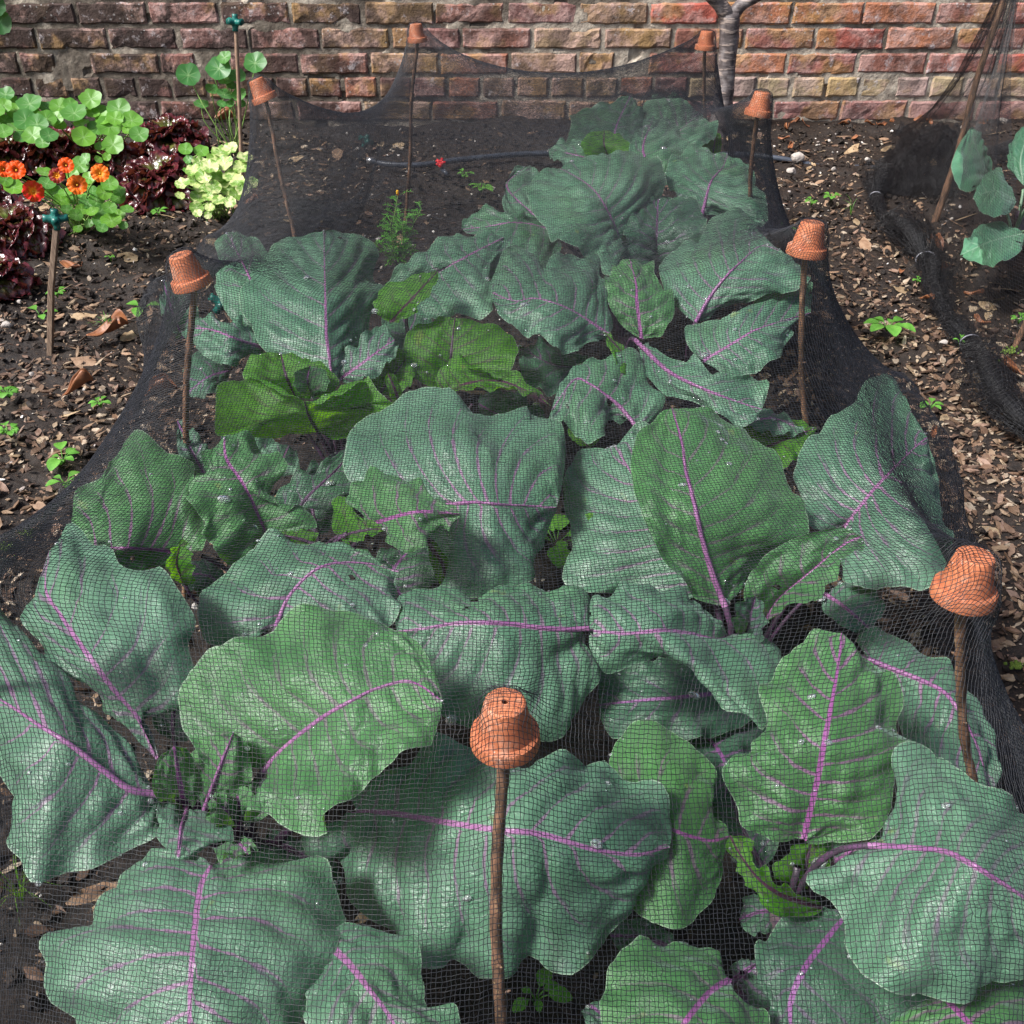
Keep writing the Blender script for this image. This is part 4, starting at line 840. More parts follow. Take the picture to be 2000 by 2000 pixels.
tag(mesh('cane_connector', np.concatenate(q.V), np.concatenate(q.Q), np.concatenate(q.T), M['green_plastic']), 'dark green plastic connector on top of the bamboo cane before the bricks', 'connector')
q = connector(P(690, 266, .03), 1.2, .5, .5)
tag(mesh('cane_connector', np.concatenate(q.V), np.concatenate(q.Q), np.concatenate(q.T), M['green_plastic']), 'green plastic connector inside the net on the bare soil', 'connector')
a_, b_ = P(690, 266, .02), P(686, 330, 0)
q = connector(P(417, 572, .2), 1.1, .2, .6); cc_ = P(417, 572, .2)
tag(mesh('cane_connector', np.concatenate(q.V), np.concatenate(q.Q), np.concatenate(q.T), M['green_plastic']), 'green plastic connector inside the net left of the big fan leaf', 'connector')
V, Q, T = tube(catmull([cc_, cc_+[.05, -.02, -.1], cc_+[.09, -.03, -.21]], 10), .005, 10)
tag(mesh('short_cane', V, Q, T, M['batten']), 'short dark cane under the green connector left of the fan leaf', 'cane')

# ---------- irrigation pipe ----------
pl_ = [(700, 303), (733, 310), (796, 311), (838, 305), (908, 297), (978, 291), (1035, 289), (1180, 284), (1347, 277), (1396, 277), (1473, 285), (1560, 292), (1634, 293), (1720, 300), (1850, 312), (2050, 330)]
pts = np.array([P(x, y, .024) for x, y in pl_]); pts[8:, 2] = .001; pts[11:, 2] = -.014
V, Q, T = tube(catmull(pts, 140), .0085, 12)
r = thing('irrigation_pipe', 'black plastic irrigation pipe lying across the soil at the back of the bed', 'pipe', pts[0])
pmesh('pipe', V, r, Q=Q, T=T, mats=M['pipe'])
V, Q, T = tube([pts[0]-[.012, 0, 0], pts[0]+[.012, -.003, 0]], .0105, 14); pmesh('pipe_end_cap', V, r, Q=Q, T=T, mats=M['metal'])
b = MB(); tp = P(832, 309, .028)
v, q_, t_ = tube([tp-[0, .012, .0], tp+[0, -.03, .004]], .0062, 10); b.add(v, q_, t_)
for a in range(5):
    a0 = a*1.2566; c0 = tp+np.array([math.cos(a0)*.016, -.008+math.sin(a0)*.01, .006+.009*math.sin(a0)]); v, q_, t_ = tube([tp+[0, -.008, .006], c0], [.005, .0055], 8); b.add(v, q_, t_)
b.build('tap_handle', M['red_plastic'], r)
V, Q, T = tube([tp+[.004, -.02, -.01], tp+[.022, -.05, -.016]], .006, 10); pmesh('tap_outlet', V, r, Q=Q, T=T, mats=M['pipe'])
# ---------- nasturtiums ----------
def disc(c, n, r, seed, amp=.035, nr=5, ns=26, cup=.12, tone=.5, ruf=0):
    rs = np.random.default_rng(seed); n = nrm(np.asarray(n, float)); x = nrm(np.cross(n, [0, 1, .1])); y = np.cross(n, x)
    a = np.arange(ns)*2*math.pi/ns; ph = rs.random()*6
    R = r*(1+amp*np.sin(a*5+ph)+amp*.6*np.sin(a*3+ph*2)+.03*rs.normal(size=ns)); V = [np.zeros(3)]; ang = [0]; rad = [0]
    for k in range(1, nr+1):
        f = k/nr; h = r*(cup*f*f+.05*f*np.sin(a*5+ph)+ruf*f**2*np.sin(a*7+ph*3)+.04*f*np.sin(a*2+ph*1.3))
        for i in range(ns):
            V.append(x*R[i]*f*math.cos(a[i])+y*R[i]*f*math.sin(a[i])+n*h[i]); ang.append(a[i]/(2*math.pi)); rad.append(f)
    V = np.array(V)+np.asarray(c); T = [(0, 1+i, 1+(i+1) % ns) for i in range(ns)]
    Q = [(1+(k-1)*ns+i, 1+(k-1)*ns+(i+1) % ns, 1+k*ns+(i+1) % ns, 1+k*ns+i) for k in range(1, nr) for i in range(ns)]
    # the seam of the angle value is kept off the leaf by mirroring it
    ang = np.array(ang); 
    return V, np.array(Q)[:, ::-1], np.array(T), ang, np.array(rad), np.full(len(V), tone)
def nast(name, label, discs, fwd, foot, mat='nasturtium', spread=.12, flowers=(), ruf=0, cat='nasturtium', tones=(.1, .9), group=None, fgrad=0.0):
    rs = np.random.default_rng(len(label)*7+int(abs(foot[0])*100)); foot = np.asarray(foot, float)
    root = thing(name, label, cat, foot, group)
    Vs, Qs, Ts, A, R_, TN = [], [], [], [], [], []; n = 0; st = MB()
    ymax = max(d_[1] for d_ in discs); ymin = min(d_[1] for d_ in discs)
    for i, (x, y, r) in enumerate(discs):
        f = fwd+fgrad*(ymax-y)/(ymax-ymin+1)+spread*(rs.random()-.5)*.6
        c = PF(x*.35, y*.35, f); c[2] = max(c[2], .025)
        dist = np.linalg.norm(c-[0, 0, 1]); rad = r*.3623/2000*dist*.92
        view = nrm(np.array([0, 0, 1])-c); nn = view*.62+np.array([0, 0, .75])+rs.normal(size=3)*.17
        V, Q, T, a, rr, tn = disc(c, nn, rad, i*31+n, tone=tones[0]+(tones[1]-tones[0])*rs.random(), ruf=ruf)
        Vs.append(V); Qs.append(Q+n); Ts.append(T+n); A.append(a); R_.append(rr); TN.append(tn); n += len(V)
        g0 = foot+np.array([rs.normal()*.02, rs.normal()*.015, -.005]); m = .5*(g0+c)+np.array([rs.normal()*.015, rs.normal()*.015, .02])
        v, q, t_ = tube(catmull([g0, m, c-nrm(nn)*.006], 9), np.linspace(.0022, .0014, 9), 6); st.add(v, q, t_)
    V = np.concatenate(Vs)-foot
    mesh('leaves', V, np.concatenate(Qs), np.concatenate(Ts), M[mat], attrs={'ang': np.concatenate(A), 'rad': np.concatenate(R_), 'tone': np.concatenate(TN)}, parent=root)
    for (x, y, r, c1, c2, lab) in flowers:
        c = PF(x*.35, y*.35, fwd-.05); dist = np.linalg.norm(c-[0, 0, 1]); rad = r*.3623/2000*dist*.78
        view = nrm(np.array([0, 0, 1])-c); nn = nrm(view+np.array([rs.normal()*.15, 0, .25])); ex = nrm(np.cross(nn, [0, .2, 1])); ey = np.cross(nn, ex)
        b = MB()
        for k in range(5):
            a0 = k*2*math.pi/5+.3; u = ex*math.cos(a0)+ey*math.sin(a0); w_ = np.cross(nn, u)
            nu, nv = 9, 9; S, W2 = np.meshgrid(np.linspace(0, 1, nu), np.linspace(-1, 1, nv), indexing='ij')
            wd = (.08+.54*np.sin(np.clip(S*1.15, 0, 1)*math.pi/2)**1.6)*np.sqrt(np.clip(1.0-np.clip((S-.72)/.30, 0, 1)**2*.75, 0, 1))
            hh = -.50*(1-S)**2.6+.12*S*np.sin(S*5)+.13*np.sin(W2*8+k)*S**2+.12*W2**2*S
            PP = c+rad*(S[..., None]*u+(wd*W2)[..., None]*w_*.92+hh[..., None]*nn)
            cc2 = np.where((S < .33)[..., None], np.array(c2), np.array(c1)); cc2 = np.where(((S > .2) & (S < .55) & (np.abs(np.sin(W2*7)) < .35) & (np.abs(W2) < .7))[..., None], np.array(c2)*.8, cc2)
            b.add(PP.reshape(-1, 3), gridq(nu, nv), col=cc2.reshape(-1, 3))
        v, q, t_ = tube([c-nn*rad*.6, c-nn*rad*.2], [rad*.06, rad*.10], 8); b.add(v, q, t_, col=(.9, .55, .05))
        b.build('flower', M['petal'], root)['label'] = lab
        v, q, t_ = tube(catmull([foot+[rs.normal()*.02, 0, 0], .5*(foot+c)+[0, 0, .03], c-nn*rad*.6], 9), .0018, 6); st.add(v, q, t_)
    st.build('stems', M['greenstem'], root)
    return root
OR, OR2, RD, RD2, YE, DK = (1.0, .10, .005), (1.0, .19, .01), (.75, .006, .006), (.22, .002, .006), (.9, .35, .02), (.22, .01, .005)
d1 = [(30, 510, 45), (20, 570, 40), (160, 560, 60), (90, 600, 50), (250, 580, 40), (140, 650, 60), (25, 650, 40), (200, 670, 55), (265, 730, 45), (175, 730, 50), (90, 690, 45), (230, 770, 35), (20, 710, 45), (250, 640, 50), (60, 545, 35), (110, 740, 35), (-30, 600, 50), (-60, 680, 55), (-90, 560, 50), (180, 610, 38)]
nast('nasturtium', 'nasturtium with round green leaves and no flowers at the far left, below the wall', d1, 2.88, P(35, 290, 0), fgrad=.25)
d2 = [(320, 575, 50), (400, 610, 65), (490, 535, 55), (540, 600, 42), (640, 590, 60), (710, 650, 55), (590, 680, 65), (525, 690, 50), (450, 740, 60), (610, 780, 55), (750, 725, 50), (320, 675, 35), (440, 665, 40), (690, 700, 30), (560, 640, 45), (380, 560, 35), (300, 640, 40), (540, 790, 30), (620, 640, 45), (500, 610, 36), (575, 845, 22), (530, 860, 22)]
nast('nasturtium', 'tall leafy nasturtium rising behind the dark lettuces, right of the flowerless one', d2, 2.86, P(190, 300, 0), fgrad=.25, tones=(.3, 1.0))
d3 = [(240, 930, 40), (430, 890, 50), (460, 855, 30), (250, 990, 45), (290, 1040, 45), (330, 1080, 40), (380, 1080, 35), (520, 1080, 40), (500, 1140, 35), (540, 1140, 40), (635, 1070, 40), (685, 1130, 35), (600, 1190, 55), (410, 1160, 35), (420, 1235, 25), (480, 1205, 25), (550, 1230, 30), (590, 990, 45), (560, 1040, 40), (500, 1030, 30), (640, 1030, 35), (665, 1215, 25), (75, 1010, 50), (30, 970, 35), (470, 1090, 40), (450, 1000, 40), (360, 1130, 30), (590, 1120, 38), (440, 1130, 32), (480, 960, 36), (390, 940, 34), (350, 1040, 34), (640, 1160, 36), (530, 1190, 32), (440, 1060, 32)]
F = [(85, 915, 54, OR, DK, 'orange flower, second from the left edge'), (20, 912, 46, OR, DK, 'orange flower cut by the left edge'), (355, 890, 46, OR, DK, 'orange flower at the top of the clump'), (305, 945, 46, RD2, YE, 'dark red flower with a yellow throat'),
     (415, 995, 58, OR2, DK, 'large orange flower facing the front'), (180, 1030, 62, RD, YE, 'bright red flower nearest the batten'), (538, 932, 54, OR2, YE, 'orange flower at the right end of the clump')]
nast('nasturtium', 'compact nasturtium in bloom with five orange and two red flowers', d3, 2.42, P(155, 440, 0), flowers=F, fgrad=.2, tones=(.3, 1.0), spread=.1)
d4 = [(1015, 405, 62), (1180, 370, 66), (1210, 310, 38), (1375, 340, 60), (1275, 410, 48), (1215, 430, 40), (1140, 480, 35), (1210, 510, 42), (1290, 510, 40), (1085, 562, 38), (1195, 560, 25), (1150, 400, 22), (1250, 460, 28), (1300, 560, 26), (1240, 560, 24)]
nast('nasturtium', 'blue green nasturtium climbing at the wall foot behind the bamboo cane', d4, 3.33, PF(437, 214, 3.35)*[1, 1, 0], tones=(0, .35), spread=.06)
d5 = [(1000, 805, 38), (1085, 815, 42), (1015, 860, 25), (1040, 900, 28), (1010, 920, 25)]
nast('nasturtium', 'two small plain green round leaves beside the yellow variegated plant', d5, 2.62, P(372, 350, 0), tones=(.3, .8), spread=.05)
rs = np.random.default_rng(4)
d6 = [(1190, 820, 52), (1240, 800, 45), (1080, 880, 44), (1040, 920, 42), (1130, 900, 50), (1170, 950, 50), (1090, 1010, 50), (1070, 1060, 45), (985, 990, 42), (970, 1055, 26), (1100, 950, 45), (1060, 1120, 38), (1210, 880, 50), (1250, 950, 50), (1320, 850, 44), (1300, 900, 45), (1230, 1020, 45), (1180, 1080, 40), (1350, 990, 45), (1240, 1090, 34), (1310, 1020, 40), (1130, 1050, 40), (1050, 970, 40), (1150, 1010, 44), (1280, 980, 44), (1200, 980, 44), (1160, 860, 46), (1065, 1150, 26), (1270, 1050, 36), (1130, 1120, 28), (1120, 1160, 22)]
nast('variegated_nasturtium', 'creamy yellow variegated leafy plant half behind the left side of the net', d6, 2.38, P(415, 410, 0), 'variegated', ruf=.09, fgrad=.2, cat='plant', spread=.1)

# ---------- red lettuces ----------
def lettuce(label, px, py, r, h, seed, N=46, name='red_lettuce'):
    rs = np.random.default_rng(seed); c = P(px, py, 0); b = MB()
    for k in range(N):
        f = (k+.5)/N; a = k*2.39996+rs.random()*.5; el = .25+.95*(1-f)**1.2+rs.normal()*.10       # inner leaves stand up
        L = r*(.50+.50*f)*(.9+.25*rs.random()); Wd = L*(.50+.12*rs.random())
        nu, nv = 14, 25; S, W2 = np.meshgrid(np.linspace(0, 1, nu), np.linspace(-1, 1, nv), indexing='ij')
        wd = Wd*(.22+.78*np.sin(np.clip(S*1.1, 0, 1)*math.pi*.5)**1.3)*np.where(S > .75, np.sqrt(np.clip(1-((S-.75)/.27)**2*.8, 0, 1)), 1)
        ph = rs.random()*6; m = np.clip(np.maximum(np.abs(W2)**1.6*np.clip(S*1.6, 0, 1), S**3), 0, 1)
        rfl = .055*L*m*(np.sin(W2*13+S*9+ph)+.8*np.sin(W2*21-S*17+ph*2)+.5*np.sin(S*29+ph*3))
        bend = el-2.3*S**1.5*(.35+.65*f)-.5*(1-f)*S**2
        ds = L/nu; hx = np.cumsum(np.cos(bend), 0)*ds; hz = np.cumsum(np.sin(bend), 0)*ds
        nxn = -np.sin(bend); nzn = np.cos(bend)
        X = .012*f*r/.13+hx+rfl*nxn; Y = wd*W2*(1-.12*W2**2)+rfl*.5; Z = hz+rfl*nzn+.35*wd*W2**2
        z0 = h*(1-f)*.35+.012
        ca_, sa_ = math.cos(a), math.sin(a)
        V = np.stack([c[0]+X*ca_-Y*sa_, c[1]+X*sa_+Y*ca_, np.maximum(z0+Z, .004+.01*rs.random())], -1).reshape(-1, 3)
        g = np.clip(m*1.5+.12*np.sin(W2*5+ph)+.2*f+rs.normal()*.08, 0, 1)[..., None]
        col = (1-g)*np.array((.13, .19, .035))+g*np.array((.115, .022, .028))
        b.add(V, gridq(nu, nv), col=col.reshape(-1, 3))
    return tag(mesh(name, np.concatenate(b.V), np.concatenate(b.Q), None, M['lettuce'], attrs={'col': np.concatenate(b.col)}, loc=c), label, 'lettuce', 'dark red curly lettuces')
lettuce('curly dark red lettuce left of the yellow variegated plant, the largest one', 305, 378, .145, .13, 1, 56)
lettuce('curly reddish green lettuce nearest the wall, above the largest dark one', 325, 292, .14, .12, 2)
lettuce('dark red lettuce behind the compact flowering nasturtium', 115, 312, .14, .10, 3)
lettuce('dark red lettuce behind the flowers, between two leafy nasturtiums', 200, 325, .125, .10, 4)
lettuce('dark red lettuce at the far left edge behind the orange flowers', 20, 318, .14, .10, 5)
lettuce('wet dark red and green lettuce left of the wooden batten', 35, 468, .125, .12, 6, 56)
lettuce('lowest dark red lettuce at the left edge, nearest the photographer', -2, 552, .10, .08, 7)
lettuce('dark red lettuce cut by the left edge below the red flower', -25, 420, .12, .10, 8)

# ---------- little weeds ----------
def weed(label, px, py, r, n=9, h=.012, seed=0, col=(1, 1, 1), elong=1.5, name='weed_seedling', group='weed seedlings in the soil', z=0.004, mat='weed', up=.35, cat='weed'):
    rs = np.random.default_rng(seed+int(px)); c = P(px, py, z); c[2] = z; b = MB()
    for k in range(n):
        a = k*2.4+rs.random()*.5; L = r*(.55+.5*rs.random())*(.6+.4*(k/n)); st_ = L*(.35+.2*rs.random()); lr = L*.34
        u = np.array([math.cos(a), math.sin(a), 0]); s = np.array([-u[1], u[0], 0]); e = up+rs.random()*.4; q0 = c+[0, 0, h*.3]
        p1 = q0+u*st_+np.array([0, 0, h+st_*e]); v, qq, t_ = tube([q0, .5*(q0+p1)+[0, 0, .003], p1], .0009, 5); b.add(v, qq, t_, col=np.array(col)*.9)
        nu = 6; S = np.linspace(0, 1, nu); w_ = lr*np.sin(np.clip(S, .03, .97)*math.pi)**.7
        V = []
        for i in range(nu):
            m = p1+u*lr*elong*2*S[i]*.9+np.array([0, 0, .25*lr*math.sin(S[i]*3)-S[i]*lr*.3])
            for q_ in (-1, 0, 1): V.append(m+s*w_[i]*q_+np.array([0, 0, abs(q_)*w_[i]*.25]))
        b.add(V, gridq(nu, 3), col=np.array(col)*(.85+.3*rs.random()))
    return tag(mesh(name, np.concatenate(b.V), np.concatenate(b.Q), np.concatenate(b.T) if b.T else None, M[mat], attrs={'col': np.concatenate(b.col)}, loc=c), label, cat, group)
W = [(20, 755, .035, 'weed tuft at the left edge, upper of the two level with the soil clods', 16), (22, 828, .03, 'lower of two low weed tufts at the left edge', 14), (122, 880, .036, 'leafy weed left of the net with a reddish shoot tip', 8), (192, 773, .022, 'tiny weed close beside the left side of the net', 8),
     (128, 925, .03, 'weed partly hidden at the foot of the net on the left', 5), (300, 411, .026, 'small round leaved seedling between the lettuce and the net', 9), (110, 565, .024, 'faint seedling right of the wooden batten', 6), (80, 606, .05, 'pale green fallen leafy scrap at the foot of the batten', 3),
     (211, 496, .018, 'tiny seedling right of the large dead leaf', 6), (272, 594, .05, 'broad leaved young weed touching the left side of the net', 3), (1530, 392, .022, 'small weed nearest the fourth pot on the right', 8), (1567, 382, .03, 'round leaved weed left of the grass tuft on the right', 9),
     (1672, 628, .055, 'largest weed rosette on the wood chips at the right', 11), (1753, 778, .03, 'little weed on the chips beside the right side of the net', 6), (1728, 540, .015, 'tiny weed above the largest rosette at the right', 5), (876, 340, .03, 'upper green weed beside the red tap handle', 8),
     (908, 366, .036, 'lower green weed beside the red tap handle', 11), (1480, 443, .035, 'thin weed inside the right side of the net', 8), (1808, 655, .02, 'small weed beside the rolled black net', 4), (1920, 615, .03, 'weed at the foot of the right edge stick', 6),
     (1050, 1035, .07, 'green weed in the dark gap between two large cabbages', 10), (1010, 1895, .03, 'tiny green weed at the bottom by the nearest stake', 6), (1545, 1000-45, .02, 'seedling hidden among the right hand cabbages', 4)]
for i, (x, y, r, lab, n) in enumerate(W): weed(lab, x, y, r, n, seed=i, elong=1.0 if i in (0, 1) else 1.5)
def tuft(label, px, py, r, n, seed, col=(1, 1, 1), name='grass_tuft', thin=.0012):
    rs = np.random.default_rng(seed); c = P(px, py, 0); b = MB()
    for k in range(n):
        a = rs.random()*6.28; L = r*(.5+.6*rs.random()); u = np.array([math.cos(a), math.sin(a), 0]); lean = .2+.8*rs.random()
        p = catmull([c, c+u*L*.3*lean+[0, 0, L*.5], c+u*L*lean+[0, 0, L*(.9-.5*lean)]], 8); s = np.array([-u[1], u[0], 0]); w_ = thin*np.linspace(1, .1, 8)[:, None]
        V = np.stack([p-s*w_, p+s*w_], 1).reshape(-1, 3); b.add(V, gridq(8, 2), col=np.array(col)*(.8+.4*rs.random()))
    return tag(mesh(name, np.concatenate(b.V), np.concatenate(b.Q), None, M['weed'], attrs={'col': np.concatenate(b.col)}, loc=c), label, 'grass')
tuft('few upright grass blades among chips beside the round leaved weed', 1605, 405, .075, 5, 1)
tuft('low grass tuft over a brown dead leaf on the left soil', 205, 625, .055, 14, 2)
tuft('sparse dry grass at the bottom left under the net', 45, 1700, .10, 26, 3, (.9, .8, .5), thin=.0006)
# feathery groundsel inside the net
c = P(760, 515, 0); r = thing('groundsel', 'feathery green groundsel weed with a yellow bud inside the net', 'weed', c)
b = MB(); bs = MB(); rs = np.random.default_rng(8)
for k in range(9):
    a = k*.7; topx = c+np.array([math.cos(a)*.06*rs.random()**.5*1.3, math.sin(a)*.04, .08+.07*rs.random()]) if k else c+np.array([-.0, 0, .19])
    p = catmull([c, c*.5+topx*.5+[rs.normal()*.01, 0, 0], topx], 14); v, q, t_ = tube(p, np.linspace(.0022, .001, 14), 6); bs.add(v, q, t_)
    for i in range(4, 14):
        for m in range(2):
            a2 = rs.random()*6.28; L = .035*(.6+.5*rs.random()); u = np.array([math.cos(a2), math.sin(a2), .35]); s = np.array([-u[1], u[0], 0])
            q0 = catmull([p[i], p[i]+u*L*.6, p[i]+u*L+[0, 0, -.008]], 6); w_ = .0012
            b.add(np.stack([q0-s*w_, q0+s*w_], 1).reshape(-1, 3), gridq(6, 2), col=(1.0, 1.1, 1.2))
            for jj in (2, 3, 4):
                for sg in (-1, 1):
                    e = q0[jj]+s*sg*.008+u*.004; b.add([q0[jj]-u*.001, q0[jj]+u*.0012, e+u*.001, e-u*.0005], [(0, 1, 2, 3)], col=(1.0, 1.15, 1.2))
b.build('leaves', M['weed'], r); bs.build('stems', M['greenstem'], r)
v, q = lathe([(.0001, .006), (.003, .006), (.0035, 0), (.002, -.006), (.0001, -.007)], 8); bb = MB(); bb.add(v+c+[0, 0, .197], q, col=(1.0, .62, .02)); bb.build('flower_bud', M['petal'], r)
r = thing('leafy_shoot', 'dark green leafy shoot before the bricks, cut by the top left corner', 'plant', PF(-60, 215, 3.5)*[1, 1, 0])
Vs = []; Qs = []; Ts = []; n = 0; AA = []; RR = []; c0 = PF(-60, 215, 3.5)*[1, 1, 0]; st = MB()
for i, (x, y, q) in enumerate([(0, 42, .036), (-8, 12, .03), (-40, 60, .034), (-60, 10, .035), (-90, 90, .03), (-70, 140, .034), (-30, -30, .034)]):
    p = PF(x, y, 3.5); V, Q, T, a, rr, tn = disc(p, (.2, -.9, .35), q, i+900); Vs.append(V-c0); Qs.append(Q+n); Ts.append(T+n); AA.append(a); RR.append(rr); n += len(V)
    v, q2, t_ = tube(catmull([c0, .5*(c0+p)+[-.02, 0, .03], p], 9), .002, 6); st.add(v, q2, t_)
mesh('leaves', np.concatenate(Vs), np.concatenate(Qs), np.concatenate(Ts), M['dark_leaf'], attrs={'ang': np.concatenate(AA), 'rad': np.concatenate(RR), 'tone': np.zeros(n)}, parent=r)
st.build('stems', M['greenstem'], r)
# ---------- chips, pebbles, clods: uncountable ----------
def scatter(name, label, n, area, size, shape, cols, mat, seed, keep=None, flatz=.3, cat='ground cover'):
    rs = np.random.default_rng(seed)
    x = area[0]+(area[1]-area[0])*rs.random(n); y = area[2]+(area[3]-area[2])*rs.random(n)
    vis = np.abs(x) < .52*np.sqrt(y*y+1)+.12; x = x[vis]; y = y[vis]; n = len(x)
    if keep is not None:
        k = rs.random(n) < keep(x, y); x = x[k]; y = y[k]; n = len(x)
    L = size[0]+(size[1]-size[0])*rs.random(n)**1.8; z = soil_h(x, y)
    base = shape(rs)                                   # unit shape (verts, quads)
    V0, Q0 = base; m = len(V0)
    a = rs.random(n)*6.283; asp = np.stack([L, L*(.22+.35*rs.random(n)), L*flatz*(.35+.8*rs.random(n))], 1)
    V = V0[None]*(1+.22*rs.normal(size=(n, m, 3)))*asp[:, None, :]
    tx = rs.normal(size=n)*.30; ty = rs.normal(size=n)*.30
    X, Y, Z = V[..., 0], V[..., 1], V[..., 2]
    Z = Z+X*tx[:, None]+Y*ty[:, None]
    ca_, sa_ = np.cos(a)[:, None], np.sin(a)[:, None]
    W_ = np.stack([X*ca_-Y*sa_+x[:, None], X*sa_+Y*ca_+y[:, None], Z+(z+.25*asp[:, 2]+.0015)[:, None]+np.abs(rs.normal(size=n)*.002)[:, None]], -1)
    cols = np.asarray(cols); c = cols[rs.integers(0, len(cols), n)]*(.7+.6*rs.random((n, 1)))
    Q = (Q0[None]+(np.arange(n)*m)[:, None, None]).reshape(-1, 4)
    return tag(mesh(name, W_.reshape(-1, 3), Q, mats=M[mat], smooth=False, attrs={'col': np.repeat(c, m, 0)}), label, cat, kind='stuff')
def chipshape(rs):
    V = []
    for i in (-1, -.35, .35, 1):
        w_ = .42 if abs(i) == 1 else 1.0
        for sy, sz in ((-1, -1), (1, -1), (1, 1), (-1, 1)): V.append([i*.5, sy*.5*w_, sz*.5*(.6 if abs(i) == 1 else 1)])
    Q = [(i*4+j, i*4+(j+1) % 4, i*4+4+(j+1) % 4, i*4+4+j) for i in range(3) for j in range(4)]+[(3, 2, 1, 0), (12, 13, 14, 15)]
    return np.array(V), np.array(Q)
def lumpshape(rs):
    V, Q = lathe([(.001, -.5), (.36, -.33), (.5, 0), (.36, .33), (.001, .5)], 7); V[:, 0] *= 1; V[:, 1] *= 1.8; return V, Q
# how thick the bark lies: deep on the path at the right, thin inside the bed
def pathw(x, y):
    path = np.exp(-((x-(.78+.06*np.sin(y*2)))/.34)**4)*np.clip((3.1-y)/1.6, .12, 1)
    left = .55*np.exp(-((x+.85)/.42)**4)*np.clip((2.9-y)/1.2, .25, 1)
    bed = np.exp(-(x/.50)**8)*np.clip((2.9-y)/.3, 0, 1)
    return np.clip(path+left+.03+.10*(fbm(x, y, 3, 2, 70) > .2), 0, 1)*(1-.85*bed)*np.where(np.abs(x) < .7, np.clip((y-.45)/.6, .05, 1), 1)
browns = .85*np.array([(.30, .20, .13), (.24, .15, .095), (.38, .28, .19), (.16, .095, .06), (.45, .35, .26), (.11, .065, .045), (.20, .12, .08), (.30, .19, .14), (.075, .045, .032)])*[.93, .98, 1.0]
scatter('bark_chips', 'brown bark and wood chips strewn over the path soil', 90000, (-1.7, 1.9, .35, 3.5), (.004, .024), chipshape, browns, 'chip', 1, pathw, .22)
scatter('bark_dust', 'fine woody crumbs in the dark soil', 52000, (-1.8, 2.0, .3, 3.6), (.002, .008), chipshape, browns[1:], 'chip', 2, lambda x, y: (.35+.65*pathw(x, y))*(1-.75*np.exp(-(x/.5)**8)), .4)
scatter('soil_clods', 'dark crumbly clods of the soil', 15000, (-1.8, 2.0, .3, 3.6), (.004, .022), lumpshape, [(1, 1, 1)], 'clod', 3, lambda x, y: 1-.5*pathw(x, y), .8)
scatter('gravel', 'small pale pebbles and flints scattered in the soil', 2600, (-1.8, 2.0, .3, 3.6), (.003, .013), lumpshape, [(.42, .36, .29), (.55, .50, .44), (.30, .25, .22), (.36, .22, .14), (.62, .58, .54), (.34, .30, .28)], 'pebble', 4, lambda x, y: .35+.65*(fbm(x, y, 2.5, 2, 33) > -.1), .7)
scatter('straw_bits', 'thin straw and twig bits in the soil', 900, (-1.7, 1.9, .4, 3.5), (.02, .065), chipshape, [(.38, .28, .17), (.26, .17, .11)], 'chip', 6, lambda x, y: 1-.8*np.exp(-(x/.5)**8), .03)
def stone(px, py, r, label, col=None, seed=0, name='stone', sq=.65, wy=None):
    rs = np.random.default_rng(seed+int(px)); c = P(px, py, .006) if wy is None else PF(px, py, wy)
    V, Q = lathe([(math.sin(t_)*1+.0005, -math.cos(t_)) for t_ in np.linspace(0, math.pi, 11)], 16)
    for k in range(9):
        d_ = nrm(rs.normal(size=3)); lim = .55+.25*rs.random(); s_ = np.maximum(V@d_-lim, 0); V = V-s_[:, None]*d_*.85
    r = r*.62
    V = V*(1+.06*fbm(V[:, 0]+seed, V[:, 1]+V[:, 2], 3, 2, seed)[:, None])*np.array([1, .75, sq])*r
    a = rs.random()*3; V = V@np.array([[math.cos(a), math.sin(a), 0], [-math.sin(a), math.cos(a), 0], [0, 0, 1]])
    o = mesh(name, V, Q, mats=M['rock'], smooth=False); o.location = [float(q) for q in c]+np.array([0, 0, r*sq*.35]) if False else (c[0], c[1], c[2]+r*sq*.3)
    return tag(o, label, 'stone')
stone(1504, 300, .042, 'white flaky stone beside the right side of the net near the wall', seed=1)
stone(1890, 236, .055, 'large grey stone at the wall foot under the right hand net', seed=2)
stone(14, 616, .024, 'grey oval pebble at the left edge below the lettuce', seed=3)
stone(60, 514, .019, 'white pebble right of the lowest lettuce', seed=4)
stone(37, 571, .013, 'tan pebble between the lowest lettuce and the batten', seed=14)
stone(1636, 302, .018, 'small white stone on the soil above the black net bundle', seed=5)
stone(1573, 320, .016, 'little white stone on the soil, centre of the right hand gap', seed=6)
stone(1565, 267, .015, 'bluish flat pebble near the wall at the right', seed=7)
stone(1740, 495, .016, 'white pebble tucked beside the black net tie', seed=8)
stone(1780, 648, .017, 'angular tan stone left of the rolled black net', seed=9)
stone(1835, 1775-1090, .012, 'dull pebble inside the right bed', seed=10)
stone(1493, 326, .032, 'reddish brick fragment under the white flaky stone', seed=11)
stone(60, 706, .012, 'white pebble low on the left soil, below the batten foot', seed=12)

